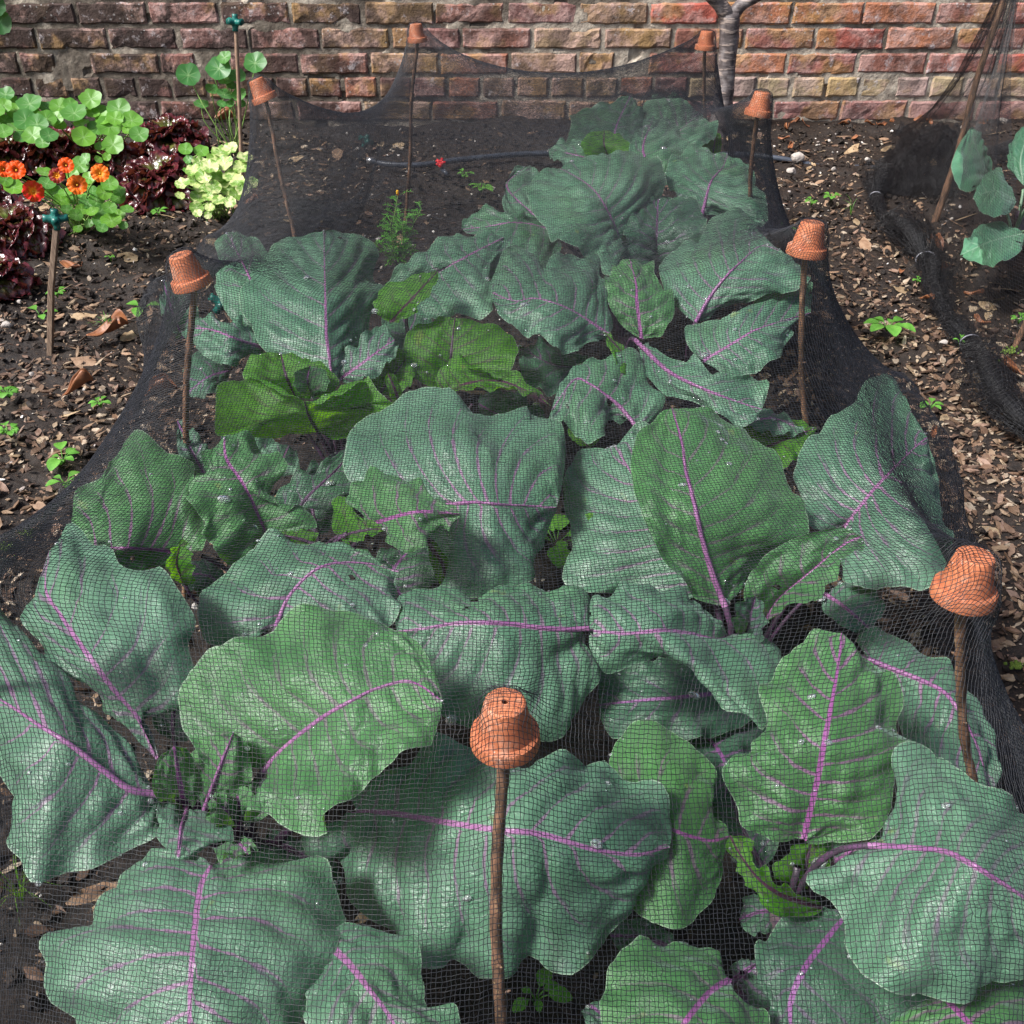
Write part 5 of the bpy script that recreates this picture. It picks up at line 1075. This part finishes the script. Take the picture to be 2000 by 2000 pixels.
# ---------- fallen brown leaves ----------
def dead(px, py, L, rot, label, seed, curl=1.0, wy=None, wid=.45):
    rs = np.random.default_rng(seed); c = P(px, py, .004) if wy is None else PF(px, py, wy)
    nu, nv = 22, 13; S, W2 = np.meshgrid(np.linspace(0, 1, nu), np.linspace(-1, 1, nv), indexing='ij')
    wd = L*wid*np.sin(np.clip(S*.96+.02, 0, 1)*math.pi)**.75*(1+.12*np.sin(S*11+seed))
    th = W2*(1.0+.5*np.sin(S*4+seed))*curl
    X = S*L-.5*L; Y = wd*np.sin(th)/max(curl, .3); Z = wd*(1-np.cos(th))*.9+L*.16*np.sin(S*3.6+seed)*curl*.6+.05*L*np.sin(W2*6+S*9)*S
    Z = Z-Z.min()+.002
    ca_, sa_ = math.cos(rot), math.sin(rot)
    V = np.stack([X*ca_-Y*sa_, X*sa_+Y*ca_, Z], -1).reshape(-1, 3); Q = gridq(nu, nv)
    k = [q for i, q in enumerate(Q) if not (abs(fbm(V[q[0], 0]*30, V[q[0], 1]*30, 1, 2, seed)) > .93)]
    o = mesh('dead_leaf', V, np.array(k), mats=M['dead_leaf']); o.location = (c[0], c[1], c[2] if wy is None else max(c[2], .01))
    md = o.modifiers.new('s', 'SOLIDIFY'); md.thickness = .0008
    return tag(o, label, 'leaf', 'fallen brown leaves')
DL = [(136, 505, .075, -.5, 'large curled tan dead leaf right of the wooden batten', .8), (205, 632, .10, .25, 'long shrivelled dead leaf lying under the low grass tuft', 1.2), (420, 236, .10, .25, 'long rolled dead leaf on the soil left of the bamboo cane foot', 1.3),
      (405, 224, .07, 2.9, 'dark dead leaf under the wall nasturtium', 1.2), (440, 222, .06, .4, 'brown dead leaf behind the bamboo cane', 1.0), (310, 222, .11, .5, 'long brown dead leaf along the wall foot behind the lettuce', 1.3), (462, 208, .05, 1.2, 'rusty dead leaf at the wall beside the tilted pot', 1.0),
      (1497, 234, .05, .3, 'small dead leaf at the wall, nearest the fourth pot', 1.3), (1520, 238, .045, 2, 'second dead leaf along the wall from the net', 1.2), (1573, 226, .055, .9, 'tall curled dark brown dead leaf leaning on the wall', 1.5), (1592, 239, .05, 2.4, 'flat dead leaf right of the tall curled one', 1.0),
      (1640, 238, .045, .1, 'dead leaf heap piece left of the white straw by the wall', 1.3), (1662, 240, .06, .7, 'bright rust dead leaf in the middle of the wall foot heap', 1.2), (1690, 236, .05, 2.8, 'pale tan dead leaf at the right of the wall foot heap', 1.2), (1730, 234, .055, .2, 'orange brown dead leaf by the wall below the leaning net', 1.1),
      (1752, 236, .04, 1.9, 'small dead leaf at the edge of the leaning net', 1.3), (1853, 240, .05, .4, 'dead leaf beside the large grey stone', 1.2), (1483, 250, .05, 1.4, 'hooked dead leaf on the soil beside the net below the wall', 1.7), (1478, 265, .045, 2.6, 'dead leaf touching the right side of the net', 1.3),
      (1490, 282, .05, 1.1, 'rust coloured dead leaf beside the white flaky stone', 1.6), (1612, 263, .03, .3, 'orange scrap of dead leaf in the gap soil', 1.0), (1765, 468, .06, 1.9, 'crumpled dark dead leaf against the black net roll', 1.3), (1784, 511, .035, .5, 'small rust dead leaf right of the black net roll', 1.2),
      (1747, 570, .04, 2.2, 'dead leaf left of the black net roll among chips', 1.3), (1835, 560, .05, 2.4, 'dead leaf on the dark soil right of the net roll', 1.4), (1850, 612, .05, 2.1, 'thin dead leaf along the lower net roll', 1.6), (1760, 823, .03, 1.2, 'small rust red dead leaf beside the right side of the net', 1.6),
      (1905, 707, .06, 2.9, 'narrow dead leaf in the lower part of the right bed', 1.3), (1700, 515, .02, 1.0, 'tiny red brown leaf scrap on the soil of the right bed', 1.0),
      (1000, 215, .08, .1, 'dead leaves seen through the net at the wall, left piece', 1.2), (1050, 212, .09, 2.9, 'dead leaves seen through the net at the wall, middle piece', 1.2), (1095, 215, .07, .4, 'dead leaf seen through the net nearest the hindmost cabbage', 1.2),
      (470, 385, .06, .3, 'brown dead leaf inside the net below the variegated plant', 1.2), (150, 743, .07, .35, 'straight piece of bark like dead leaf on the left soil', 1.8), (305, 745, .07, .3, 'reddish dead leaf under the left side of the net', 1.4)]
for i, (x, y, L, rot, lab, cu) in enumerate(DL): dead(x, y, L*.9, rot, lab, i+3, cu, wid=.33 if cu > 1.25 else .42)
for i, (x, y) in enumerate(((1905, 663), (1920, 655), (1880, 700), (8, 1030), (60, 1010))):
    pass
# moss cushions
b = MB(); rs = np.random.default_rng(3)
for (x, y) in ((1906, 662), (1890, 682), (12, 1030), (50, 1005), (1917, 1255)):
    for k in range(40):
        c = P(x+rs.normal()*6, y+rs.normal()*3, .004); v, q = lathe([(.0001, .002), (.002, 0), (.0001, -.002)], 5); b.add(v*(1+rs.random())+c, q)
tag(mesh('moss', np.concatenate(b.V), np.concatenate(b.Q), None, M['moss']), 'patches of yellow green moss on the soil', 'moss', kind='stuff')

# ---------- water drops on the leaves ----------
from collections import defaultdict
acc = defaultdict(MB)
dv, dq = lathe([(.001, .62), (.42, .55), (.75, .32), (.95, .02), (.8, -.2), (.001, -.22)], 9)
for k, (X, N_, par, size) in enumerate(LEAFPTS[:LP_BED]):
    rs = np.random.default_rng(k+50); dist = np.linalg.norm(X.mean(0)-[0, 0, 1]); n = int(min(46, size*130))
    cen = X[rs.integers(0, len(X), 5)]
    for q in range(n):
        if rs.random() < .55:
            i = np.argmin(np.linalg.norm(X-(cen[rs.integers(0, 5)]+rs.normal(size=3)*.018), axis=1))
        else: i = rs.integers(0, len(X))
        if N_[i, 2] < .35: continue
        r = .0008+.0026*rs.random()**3.2
        if rs.random() < .04: r = .0058
        z = N_[i]; x = nrm(np.cross(z, [0, 1, 0])); y = np.cross(z, x)
        acc[par].add((dv*r)@np.stack([x*(1+.5*rs.random()), y, z])+X[i]+z*r*.12, dq)
for par, b in acc.items():
    o = b.build('water_droplets', M['water'], par); o['kind'] = 'stuff'
# ---------- the netting: cloth let fall over pots and leaves, then knitted thread by thread ----------
def knit(name, G, r, mat, up=1, jit=.0003, seed=0, post=None, wob=0.0):
    """G: coarse grid of points; every cell edge becomes a thread of its own thickness"""
    ny, nx = G.shape[:2]
    def W_(n):
        m = (n-1)*up+1; s = np.arange(m)/up; i = np.clip(np.floor(s).astype(int), 0, n-2); f = s-i; Wm = np.zeros((m, n))
        c = [-.5*f+f*f-.5*f**3, 1-2.5*f*f+1.5*f**3, .5*f+2*f*f-1.5*f**3, -.5*f*f+.5*f**3]
        for k in range(4): np.add.at(Wm, (np.arange(m), np.clip(i+k-1, 0, n-1)), c[k])
        return Wm
    F = np.einsum('ai,ijk->ajk', W_(ny), G); F = np.einsum('bj,ajk->abk', W_(nx), F)
    if post: F = post(F)
    rs = np.random.default_rng(seed); F = F+rs.normal(size=F.shape)*jit
    if wob:
        I, J = np.meshgrid(np.arange(F.shape[0]), np.arange(F.shape[1]), indexing='ij')
        F[..., 0] += wob*(fbm(I*.11, J*.11, 1, 2, 61)+.7*fbm(I*.4, J*.4, 1, 1, 62)); F[..., 1] += wob*(fbm(I*.11, J*.11, 1, 2, 63)+.7*fbm(I*.4, J*.4, 1, 1, 64))
    a, b = F.shape[:2]
    du = np.gradient(F, axis=1); dv = np.gradient(F, axis=0); N_ = nrm(np.cross(du, dv)); su = nrm(np.cross(N_, nrm(du))); sv = nrm(np.cross(N_, nrm(dv)))
    idx = np.arange(a*b).reshape(a, b)
    def threads(S, i0, i1, off):
        V = np.stack([F+N_*r, F-N_*r*.5+S*r*.87, F-N_*r*.5-S*r*.87], 2).reshape(-1, 3)
        Q = np.concatenate([np.stack([i0*3+k, i0*3+(k+1) % 3, i1*3+(k+1) % 3, i1*3+k], -1) for k in range(3)])+off
        return V, Q
    A0, A1 = idx[:, :-1].ravel(), idx[:, 1:].ravel(); B0, B1 = idx[:-1].ravel(), idx[1:].ravel()
    V1, Q1 = threads(su, A0, A1, 0); V2, Q2 = threads(sv, B0, B1, len(V1))
    V = np.concatenate([V1, V2]); Q = np.concatenate([Q1, Q2])
    return mesh(name, V, Q, mats=M[mat])
def drape():
    hs = .01; hx0, hy0, nhx, nhy = -1.0, .1, 200, 300; H = np.full((nhy, nhx), -1.0)
    for Xl, _, _, _ in LEAFPTS[:LP_BED]:
        i = ((Xl[:, 1]-hy0)/hs).astype(int); j = ((Xl[:, 0]-hx0)/hs).astype(int); ok = (i >= 0) & (i < nhy) & (j >= 0) & (j < nhx)
        np.maximum.at(H, (i[ok], j[ok]), Xl[ok, 2])
    for _ in range(2):
        H2 = H.copy()
        for di, dj in ((1, 0), (-1, 0), (0, 1), (0, -1)): H2 = np.maximum(H2, np.roll(H, (di, dj), (0, 1))-.003)
        H = H2
    tops = np.array([m+a*.0215 for m, a in POTS]); mids = np.array([m for m, a in POTS]); axs = np.array([a for m, a in POTS])
    def hit_leaf(Q, gap, deep):
        i = np.clip(((Q[..., 1]-hy0)/hs).astype(int), 0, nhy-1); j = np.clip(((Q[..., 0]-hx0)/hs).astype(int), 0, nhx-1)
        Hh = H[i, j]+gap; return Hh, (Q[..., 2] < Hh) & (Q[..., 2] > Hh-deep)
    def hit_pots(Q, pad):
        for k in range(len(tops)):
            rel = Q-mids[k]; hgt = rel@axs[k]; radv = rel-hgt[..., None]*axs[k]; rr = np.linalg.norm(radv, axis=-1)
            Rr = np.clip(.0155+pad+(.0215-hgt)*(.0100/.043), .0155+pad, .0258+pad)
            ins = (rr < Rr) & (hgt < .0205+pad) & (hgt > -.035)
            dt = .0205+pad-hgt; ds = Rr-rr; up_ = ins & (dt < ds*1.2); sdw = ins & ~up_
            Q = np.where(up_[..., None], Q+dt[..., None]*axs[k], Q)
            Q = np.where(sdw[..., None], Q+radv/(rr[..., None]+1e-6)*ds[..., None], Q)
        return Q
    def con(a, b, L, st):
        d_ = b-a; l = np.linalg.norm(d_, axis=-1, keepdims=True)+1e-9
        return d_*((l-L)/l)*.5*st
    def relax(Pn, sx, sy, R0, nit, grav, reps, pad):
        X, Y = R0; pin_i, pin_j, pin_p = [], [], []
        for k, t in enumerate(tops):
            D = np.hypot(X-t[0], Y-t[1]); near = np.argwhere(D <= (.034 if sx < .03 else 0))
            if not len(near): near = [np.unravel_index(np.argmin(D), X.shape)]
            for i, j in near:
                rho = D[i, j]; a = axs[k]; e = np.array([X[i, j]-t[0], Y[i, j]-t[1], 0]); e = nrm(e-a*(e@a)) if rho > 1e-5 else np.zeros(3)
                q = t+e*min(rho, .0165) if rho < .0165 else t+e*(.0175+(rho-.0165)*.26)-a*(rho-.0165)*.95
                pin_i.append(i); pin_j.append(j); pin_p.append(q if sx < .03 else t)
        ny_, nx_ = X.shape; hem = np.zeros((ny_, nx_), bool); hem[0] = hem[-1] = True; hem[:, 0] = hem[:, -1] = True
        hx = np.clip(X, *HX); hy = np.clip(Y, *HY); HP = np.stack([hx, hy, soil_h(hx, hy)+.004], -1)
        pin_i = np.array(pin_i); pin_j = np.array(pin_j); pin_p = np.array(pin_p)
        prev = Pn.copy(); sd = math.hypot(sx, sy)
        for it in range(nit):
            vel = (Pn-prev)*.95; prev = Pn.copy(); Pn = Pn+vel; Pn[..., 2] -= grav
            for rep in range(reps):
                for s0 in (0, 1):
                    a = Pn[:, s0:-1:2]; b = Pn[:, s0+1::2]; n = min(a.shape[1], b.shape[1]); c = con(a[:, :n], b[:, :n], sx, 1.0)
                    a[:, :n] += c; b[:, :n] -= c
                    a = Pn[s0:-1:2]; b = Pn[s0+1::2]; n = min(a.shape[0], b.shape[0]); c = con(a[:n], b[:n], sy, 1.0); a[:n] += c; b[:n] -= c
                if rep == 0:
                    for u in (0, 1):
                        a = Pn[:-1, :-1] if u == 0 else Pn[:-1, 1:]; b = Pn[1:, 1:] if u == 0 else Pn[1:, :-1]
                        c = con(a, b, sd, .05); tmp = np.zeros_like(Pn)
                        if u == 0: tmp[:-1, :-1] += c; tmp[1:, 1:] -= c
                        else: tmp[:-1, 1:] += c; tmp[1:, :-1] -= c
                        Pn = Pn+tmp
                Pn[pin_i, pin_j] = pin_p; Pn[hem] = HP[hem]
            Pn = hit_pots(Pn, pad)
            Hh, hit = hit_leaf(Pn, .006, .07)
            Pn[..., 2] = np.where(hit, Hh, Pn[..., 2]); prev[..., :2] = np.where(hit[..., None], prev[..., :2]*.4+Pn[..., :2]*.6, prev[..., :2])
            gz = soil_h(Pn[..., 0], Pn[..., 1])+.004; g_ = Pn[..., 2] < gz
            Pn[..., 2] = np.where(g_, gz, Pn[..., 2]); prev[..., :2] = np.where(g_[..., None], prev[..., :2]*.2+Pn[..., :2]*.8, prev[..., :2])
        return Pn
    xl, xr, y0, y1, h = -1.0, 1.02, -.14, 3.22, .045
    HX, HY = (-.60, .60), (.14, 2.84)
    nx = int(round((xr-xl)/h))+1; ny = int(round((y1-y0)/h))+1
    gx = np.linspace(xl, xr, nx); gy = np.linspace(y0, y1, ny); R0 = np.meshgrid(gx, gy)
    Pn = np.stack([np.clip(R0[0], -.60, .60), np.clip(R0[1], .14, 2.84), .53-.0*R0[0]], -1)
    over = np.maximum(np.maximum(-.55-R0[0], R0[0]-.55), np.maximum(.2-R0[1], R0[1]-2.78)); Pn[..., 2] = np.clip(.53-np.maximum(over, 0)*1.15, .01, 1)
    Pn += np.random.default_rng(2).normal(size=Pn.shape)*.002
    sx = (gx[1]-gx[0])*SLX; sy = (gy[1]-gy[0])*SLY
    Pn = relax(Pn, sx, sy, R0, 400, .00018, 9, .004)
    up = lambda A: np.stack([np.interp(np.arange(0, 2*A.shape[0]-1)/2, np.arange(A.shape[0]), A[:, q]) for q in range(A.shape[1])], 1)
    def up2(A): A = up(A); return up(A.T).T
    Pn = np.stack([up2(Pn[..., q]) for q in range(3)], -1); R0 = (up2(R0[0]), up2(R0[1]))
    Pn += np.random.default_rng(3).normal(size=Pn.shape)*.0006
    Pn = relax(Pn, sx/2, sy/2, R0, NIT, .0001, 5, .003)
    def finish(F):
        for q in range(3):
            F = hit_pots(F, .0014)
            if q < 2: F[1:-1, 1:-1] = F[1:-1, 1:-1]*.5+.125*(F[2:, 1:-1]+F[:-2, 1:-1]+F[1:-1, 2:]+F[1:-1, :-2])
        Hh, hit = hit_leaf(F, .0015, .03); F[..., 2] = np.where(hit, Hh, F[..., 2])
        return F
    return Pn, finish
if not NO_NET:
    G, fin = drape()
    o = knit('garden_net', G, .00028, 'thread', 6, .00032, 1, post=fin, wob=.0006)
    tag(o, 'fine black mesh net draped over the stakes, pots and red cabbages', 'net')
# ---------- second net at the right, its rolled hem and stakes ----------
foot = P(1765, 411, 0)
tp = PF(1893, 0, foot[1]); tp2 = tp+(tp-foot)*.35
pts = catmull([foot-[0, 0, .03], foot+(tp-foot)*.3+[.006, 0, 0], foot+(tp-foot)*.65+[-.004, 0, 0], tp, tp2], 60)
rad = np.linspace(.0095, .0065, 60)*(1+.10*(np.random.default_rng(5).random(60) > .88)+.04*np.sin(np.arange(60)*.8))
V, Q, T = tube(pts, rad, 12); r = thing('hazel_stake', 'tall leaning stake holding up the right hand net before the wall', 'stake', foot)
pmesh('stick', V, r, Q=Q, T=T, mats=M['hazel'])
f2 = P(1912, 655, 0); t2 = f2+np.array([.055, 0, .42])
V, Q, T = tube(catmull([f2-[0, 0, .02], f2*.5+t2*.5+[.004, 0, 0], t2], 40), .0065, 12); r = thing('hazel_stake', 'stake cut by the right edge of the photo in the next bed', 'stake', f2)
pmesh('stick', V, r, Q=Q, T=T, mats=M['hazel'])
apex = tp2
per = np.array([P(x, y, .0) for x, y in ((1990, 232), (1900, 236), (1800, 240), (1735, 246), (1690, 262), (1662, 300), (1655, 345), (1668, 392), (1700, 440), (1745, 490), (1768, 560), (1815, 640), (1850, 730), (1900, 800), (1990, 860))])
per[:, 2] = .03; per[0:3, 1] = np.minimum(per[0:3, 1], 3.55)
na, ns_ = 250, 190
pc_ = catmull(per, na); s = np.linspace(0, 1, ns_)[:, None]
tx = np.maximum(pc_[:, 0]-.02, apex[0]); tx = np.convolve(np.pad(tx, 12, 'edge'), np.ones(25)/25, 'valid')
back = np.linspace(1, -1, na)
top_ = np.stack([tx, apex[1]+.03*np.clip(back*6, -1, 1)+0*tx, apex[2]-.10*(tx-apex[0])**2], 1)
prof = s**2.4                                                   # sags inwards like any hung net
L_ = top_[None]*(1-s[..., None])+pc_[None]*s[..., None]
L_[..., :2] = top_[None, :, :2]*(1-prof[..., None])+pc_[None, :, :2]*prof[..., None]
u = np.linspace(0, 1, na)[None]; fold = .010*np.sin(u*70+s*3)*np.sin(math.pi*s)+.02*fbm(u*9+0*s, s*3+0*u, 1, 2, 4)*np.sin(math.pi*s)
dirn = nrm((pc_-apex)*[1, 1, 0]); L_ = L_+dirn[None]*fold[..., None]
sub = L_
o = knit('hung_net', sub, .0003, 'thread_black', 1, .0004, 3); tag(o, 'black net hung like a tent from the tall stake over the right bed', 'net')
# rolled hem
hem = np.array([P(x, y, .03) for x, y in ((1950, 290), (1880, 283), (1800, 272), (1740, 268), (1695, 285), (1668, 320), (1655, 360), (1668, 392), (1700, 430), (1738, 468), (1758, 495), (1768, 540), (1800, 600), (1845, 650), (1868, 715), (1905, 768), (1960, 805), (2050, 850))])
n = 240; hp = catmull(hem, n)
pin = [150, 207, 262]
k = np.arange(n); Rk = .026+.015*fbm(k*.075, k*0, 1, 2, 8)+.004*np.sin(k*.21)
for p_ in (93, 142, 190): Rk = Rk*(1-.45*np.exp(-((k-p_)/5.0)**2))
hp[:, 2] = Rk*.75+.004
r = thing('net_roll', 'black netting rolled up along the edge of the right bed', 'net roll', hp[142]*[1, 1, 0])
for lay, (q, m) in enumerate(((1.0, 30), (.84, 27), (.68, 24))):
    ps = hp; t = nrm(np.gradient(ps, axis=0)); sd_ = nrm(np.cross(t, [0, 0, 1.0])); bb = np.cross(sd_, t)
    a = np.linspace(0, 2*math.pi, m+1)[None]; kk = k[:, None]
    wr = 1+.20*np.sin(a*3+kk*.07+lay)+.13*np.sin(a*7-kk*.13+lay*2)+.28*fbm(a*1.3+lay*5, kk*.09, 1, 2, lay)
    R_ = Rk[:, None]*q*wr*1.05; G2 = ps[:, None]+(np.cos(a)*R_*1.15)[..., None]*sd_[:, None]+(np.sin(a)*R_*.85)[..., None]*bb[:, None]
    G2[..., 2] = np.maximum(G2[..., 2], .004+.001*lay)
    o = knit('net_layer', G2, .00042, 'thread_black', 1, .0016, lay+7); o.parent = r; o.data.transform(__import__('mathutils').Matrix.Translation(-Vector([float(z) for z in parent_world(r)])))
V, Q, T = tube(hp, Rk*.45, 14); V = V+.004*np.stack([fbm(V[:, 0], V[:, 1], 30, 2, 4)]*3, 1); V[:, 2] = np.maximum(V[:, 2], .003)
pmesh('net_core', V, r, Q=Q, T=T, mats=M['net_core'])
for p_ in (93, 142, 190):
    t = nrm(hp[p_+1]-hp[p_-1]); s1 = nrm(np.cross(t, [0, 0, 1.0])); a = np.linspace(0, 2*math.pi, 20)
    ring = hp[p_]+np.cos(a)[:, None]*s1*Rk[p_]*1.25+np.sin(a)[:, None]*np.array([0, 0, 1])*Rk[p_]*.98; ring[:, 2] = np.maximum(ring[:, 2], .003)
    V, Q, T = tube(ring, .0017, 7); pmesh('cable_tie', V, r, Q=Q, T=T, mats=M['tie'])
# crumpled slack net inside the bend of the roll
rs = np.random.default_rng(9); U = np.linspace(0, 1, 130); Vv = np.linspace(0, 1, 100); Ux, Vx = np.meshgrid(U, Vv)
q00, q10, q01, q11 = P(1672, 372, 0), P(1800, 375, 0), P(1690, 272, 0), P(1850, 280, 0)
B = (q00*(1-Ux[..., None])*(1-Vx[..., None])+q10*Ux[..., None]*(1-Vx[..., None])+q01*(1-Ux[..., None])*Vx[..., None]+q11*Ux[..., None]*Vx[..., None])
for lay in range(3):
    hz = .035+.05*np.sin(math.pi*Ux)*np.sin(math.pi*Vx)+.030*fbm(Ux*4+lay*3, Vx*4, 1, 3, lay+20)+.02*np.abs(np.sin(Ux*14+Vx*7*(lay+1)))*Vx
    G3 = B.copy(); G3[..., 2] = np.maximum(hz-.012*lay, .004); G3[..., :2] += .02*np.stack([fbm(Ux*5+lay, Vx*5, 1, 2, 40), fbm(Ux*5, Vx*5+lay, 1, 2, 41)], -1)
    o = knit('net_fold', G3, .0004, 'thread_black', 1, .0012, lay+17); o.parent = r; o.data.transform(__import__('mathutils').Matrix.Translation(-Vector([float(z) for z in parent_world(r)])))
# ---------- camera, sky, sun ----------
sc = bpy.context.scene
cam = bpy.data.cameras.new('camera'); co_ = bpy.data.objects.new('camera', cam); C.objects.link(co_)
co_.location = (0, 0, 1); co_.rotation_euler = (math.pi/2-TH, 0, 0)
cam.lens = 36; cam.sensor_width = 36; cam.clip_start = .02; cam.clip_end = 200
sc.camera = co_
w = bpy.data.worlds.new('World'); sc.world = w; w.use_nodes = True; nt = w.node_tree
sky = nt.nodes.new('ShaderNodeTexSky'); sky.sky_type = 'NISHITA'; sky.sun_disc = False
SUN_EL, SUN_AZ = math.radians(52), math.radians(245)
sky.sun_elevation = SUN_EL; sky.sun_rotation = SUN_AZ; sky.dust_density = 4; sky.air_density = 1
bg = nt.nodes['Background']; bg.inputs[1].default_value = .085; nt.links.new(sky.outputs[0], bg.inputs[0])
sl = bpy.data.lights.new('sun', 'SUN'); so = bpy.data.objects.new('sun', sl); C.objects.link(so)
sl.energy = 3.5; sl.angle = math.radians(12); sl.color = (1, .99, .98)
d = Vector((math.sin(SUN_AZ)*math.cos(SUN_EL), math.cos(SUN_AZ)*math.cos(SUN_EL), math.sin(SUN_EL)))
so.rotation_euler = d.to_track_quat('Z', 'Y').to_euler()
sc.view_settings.view_transform = 'Standard'; sc.view_settings.look = 'None'; sc.view_settings.exposure = EXPOSURE; sc.view_settings.gamma = 1
sc.render.engine = 'CYCLES'; sc.cycles.max_bounces = 6; sc.cycles.transparent_max_bounces = 8
sc.cycles.use_denoising = True
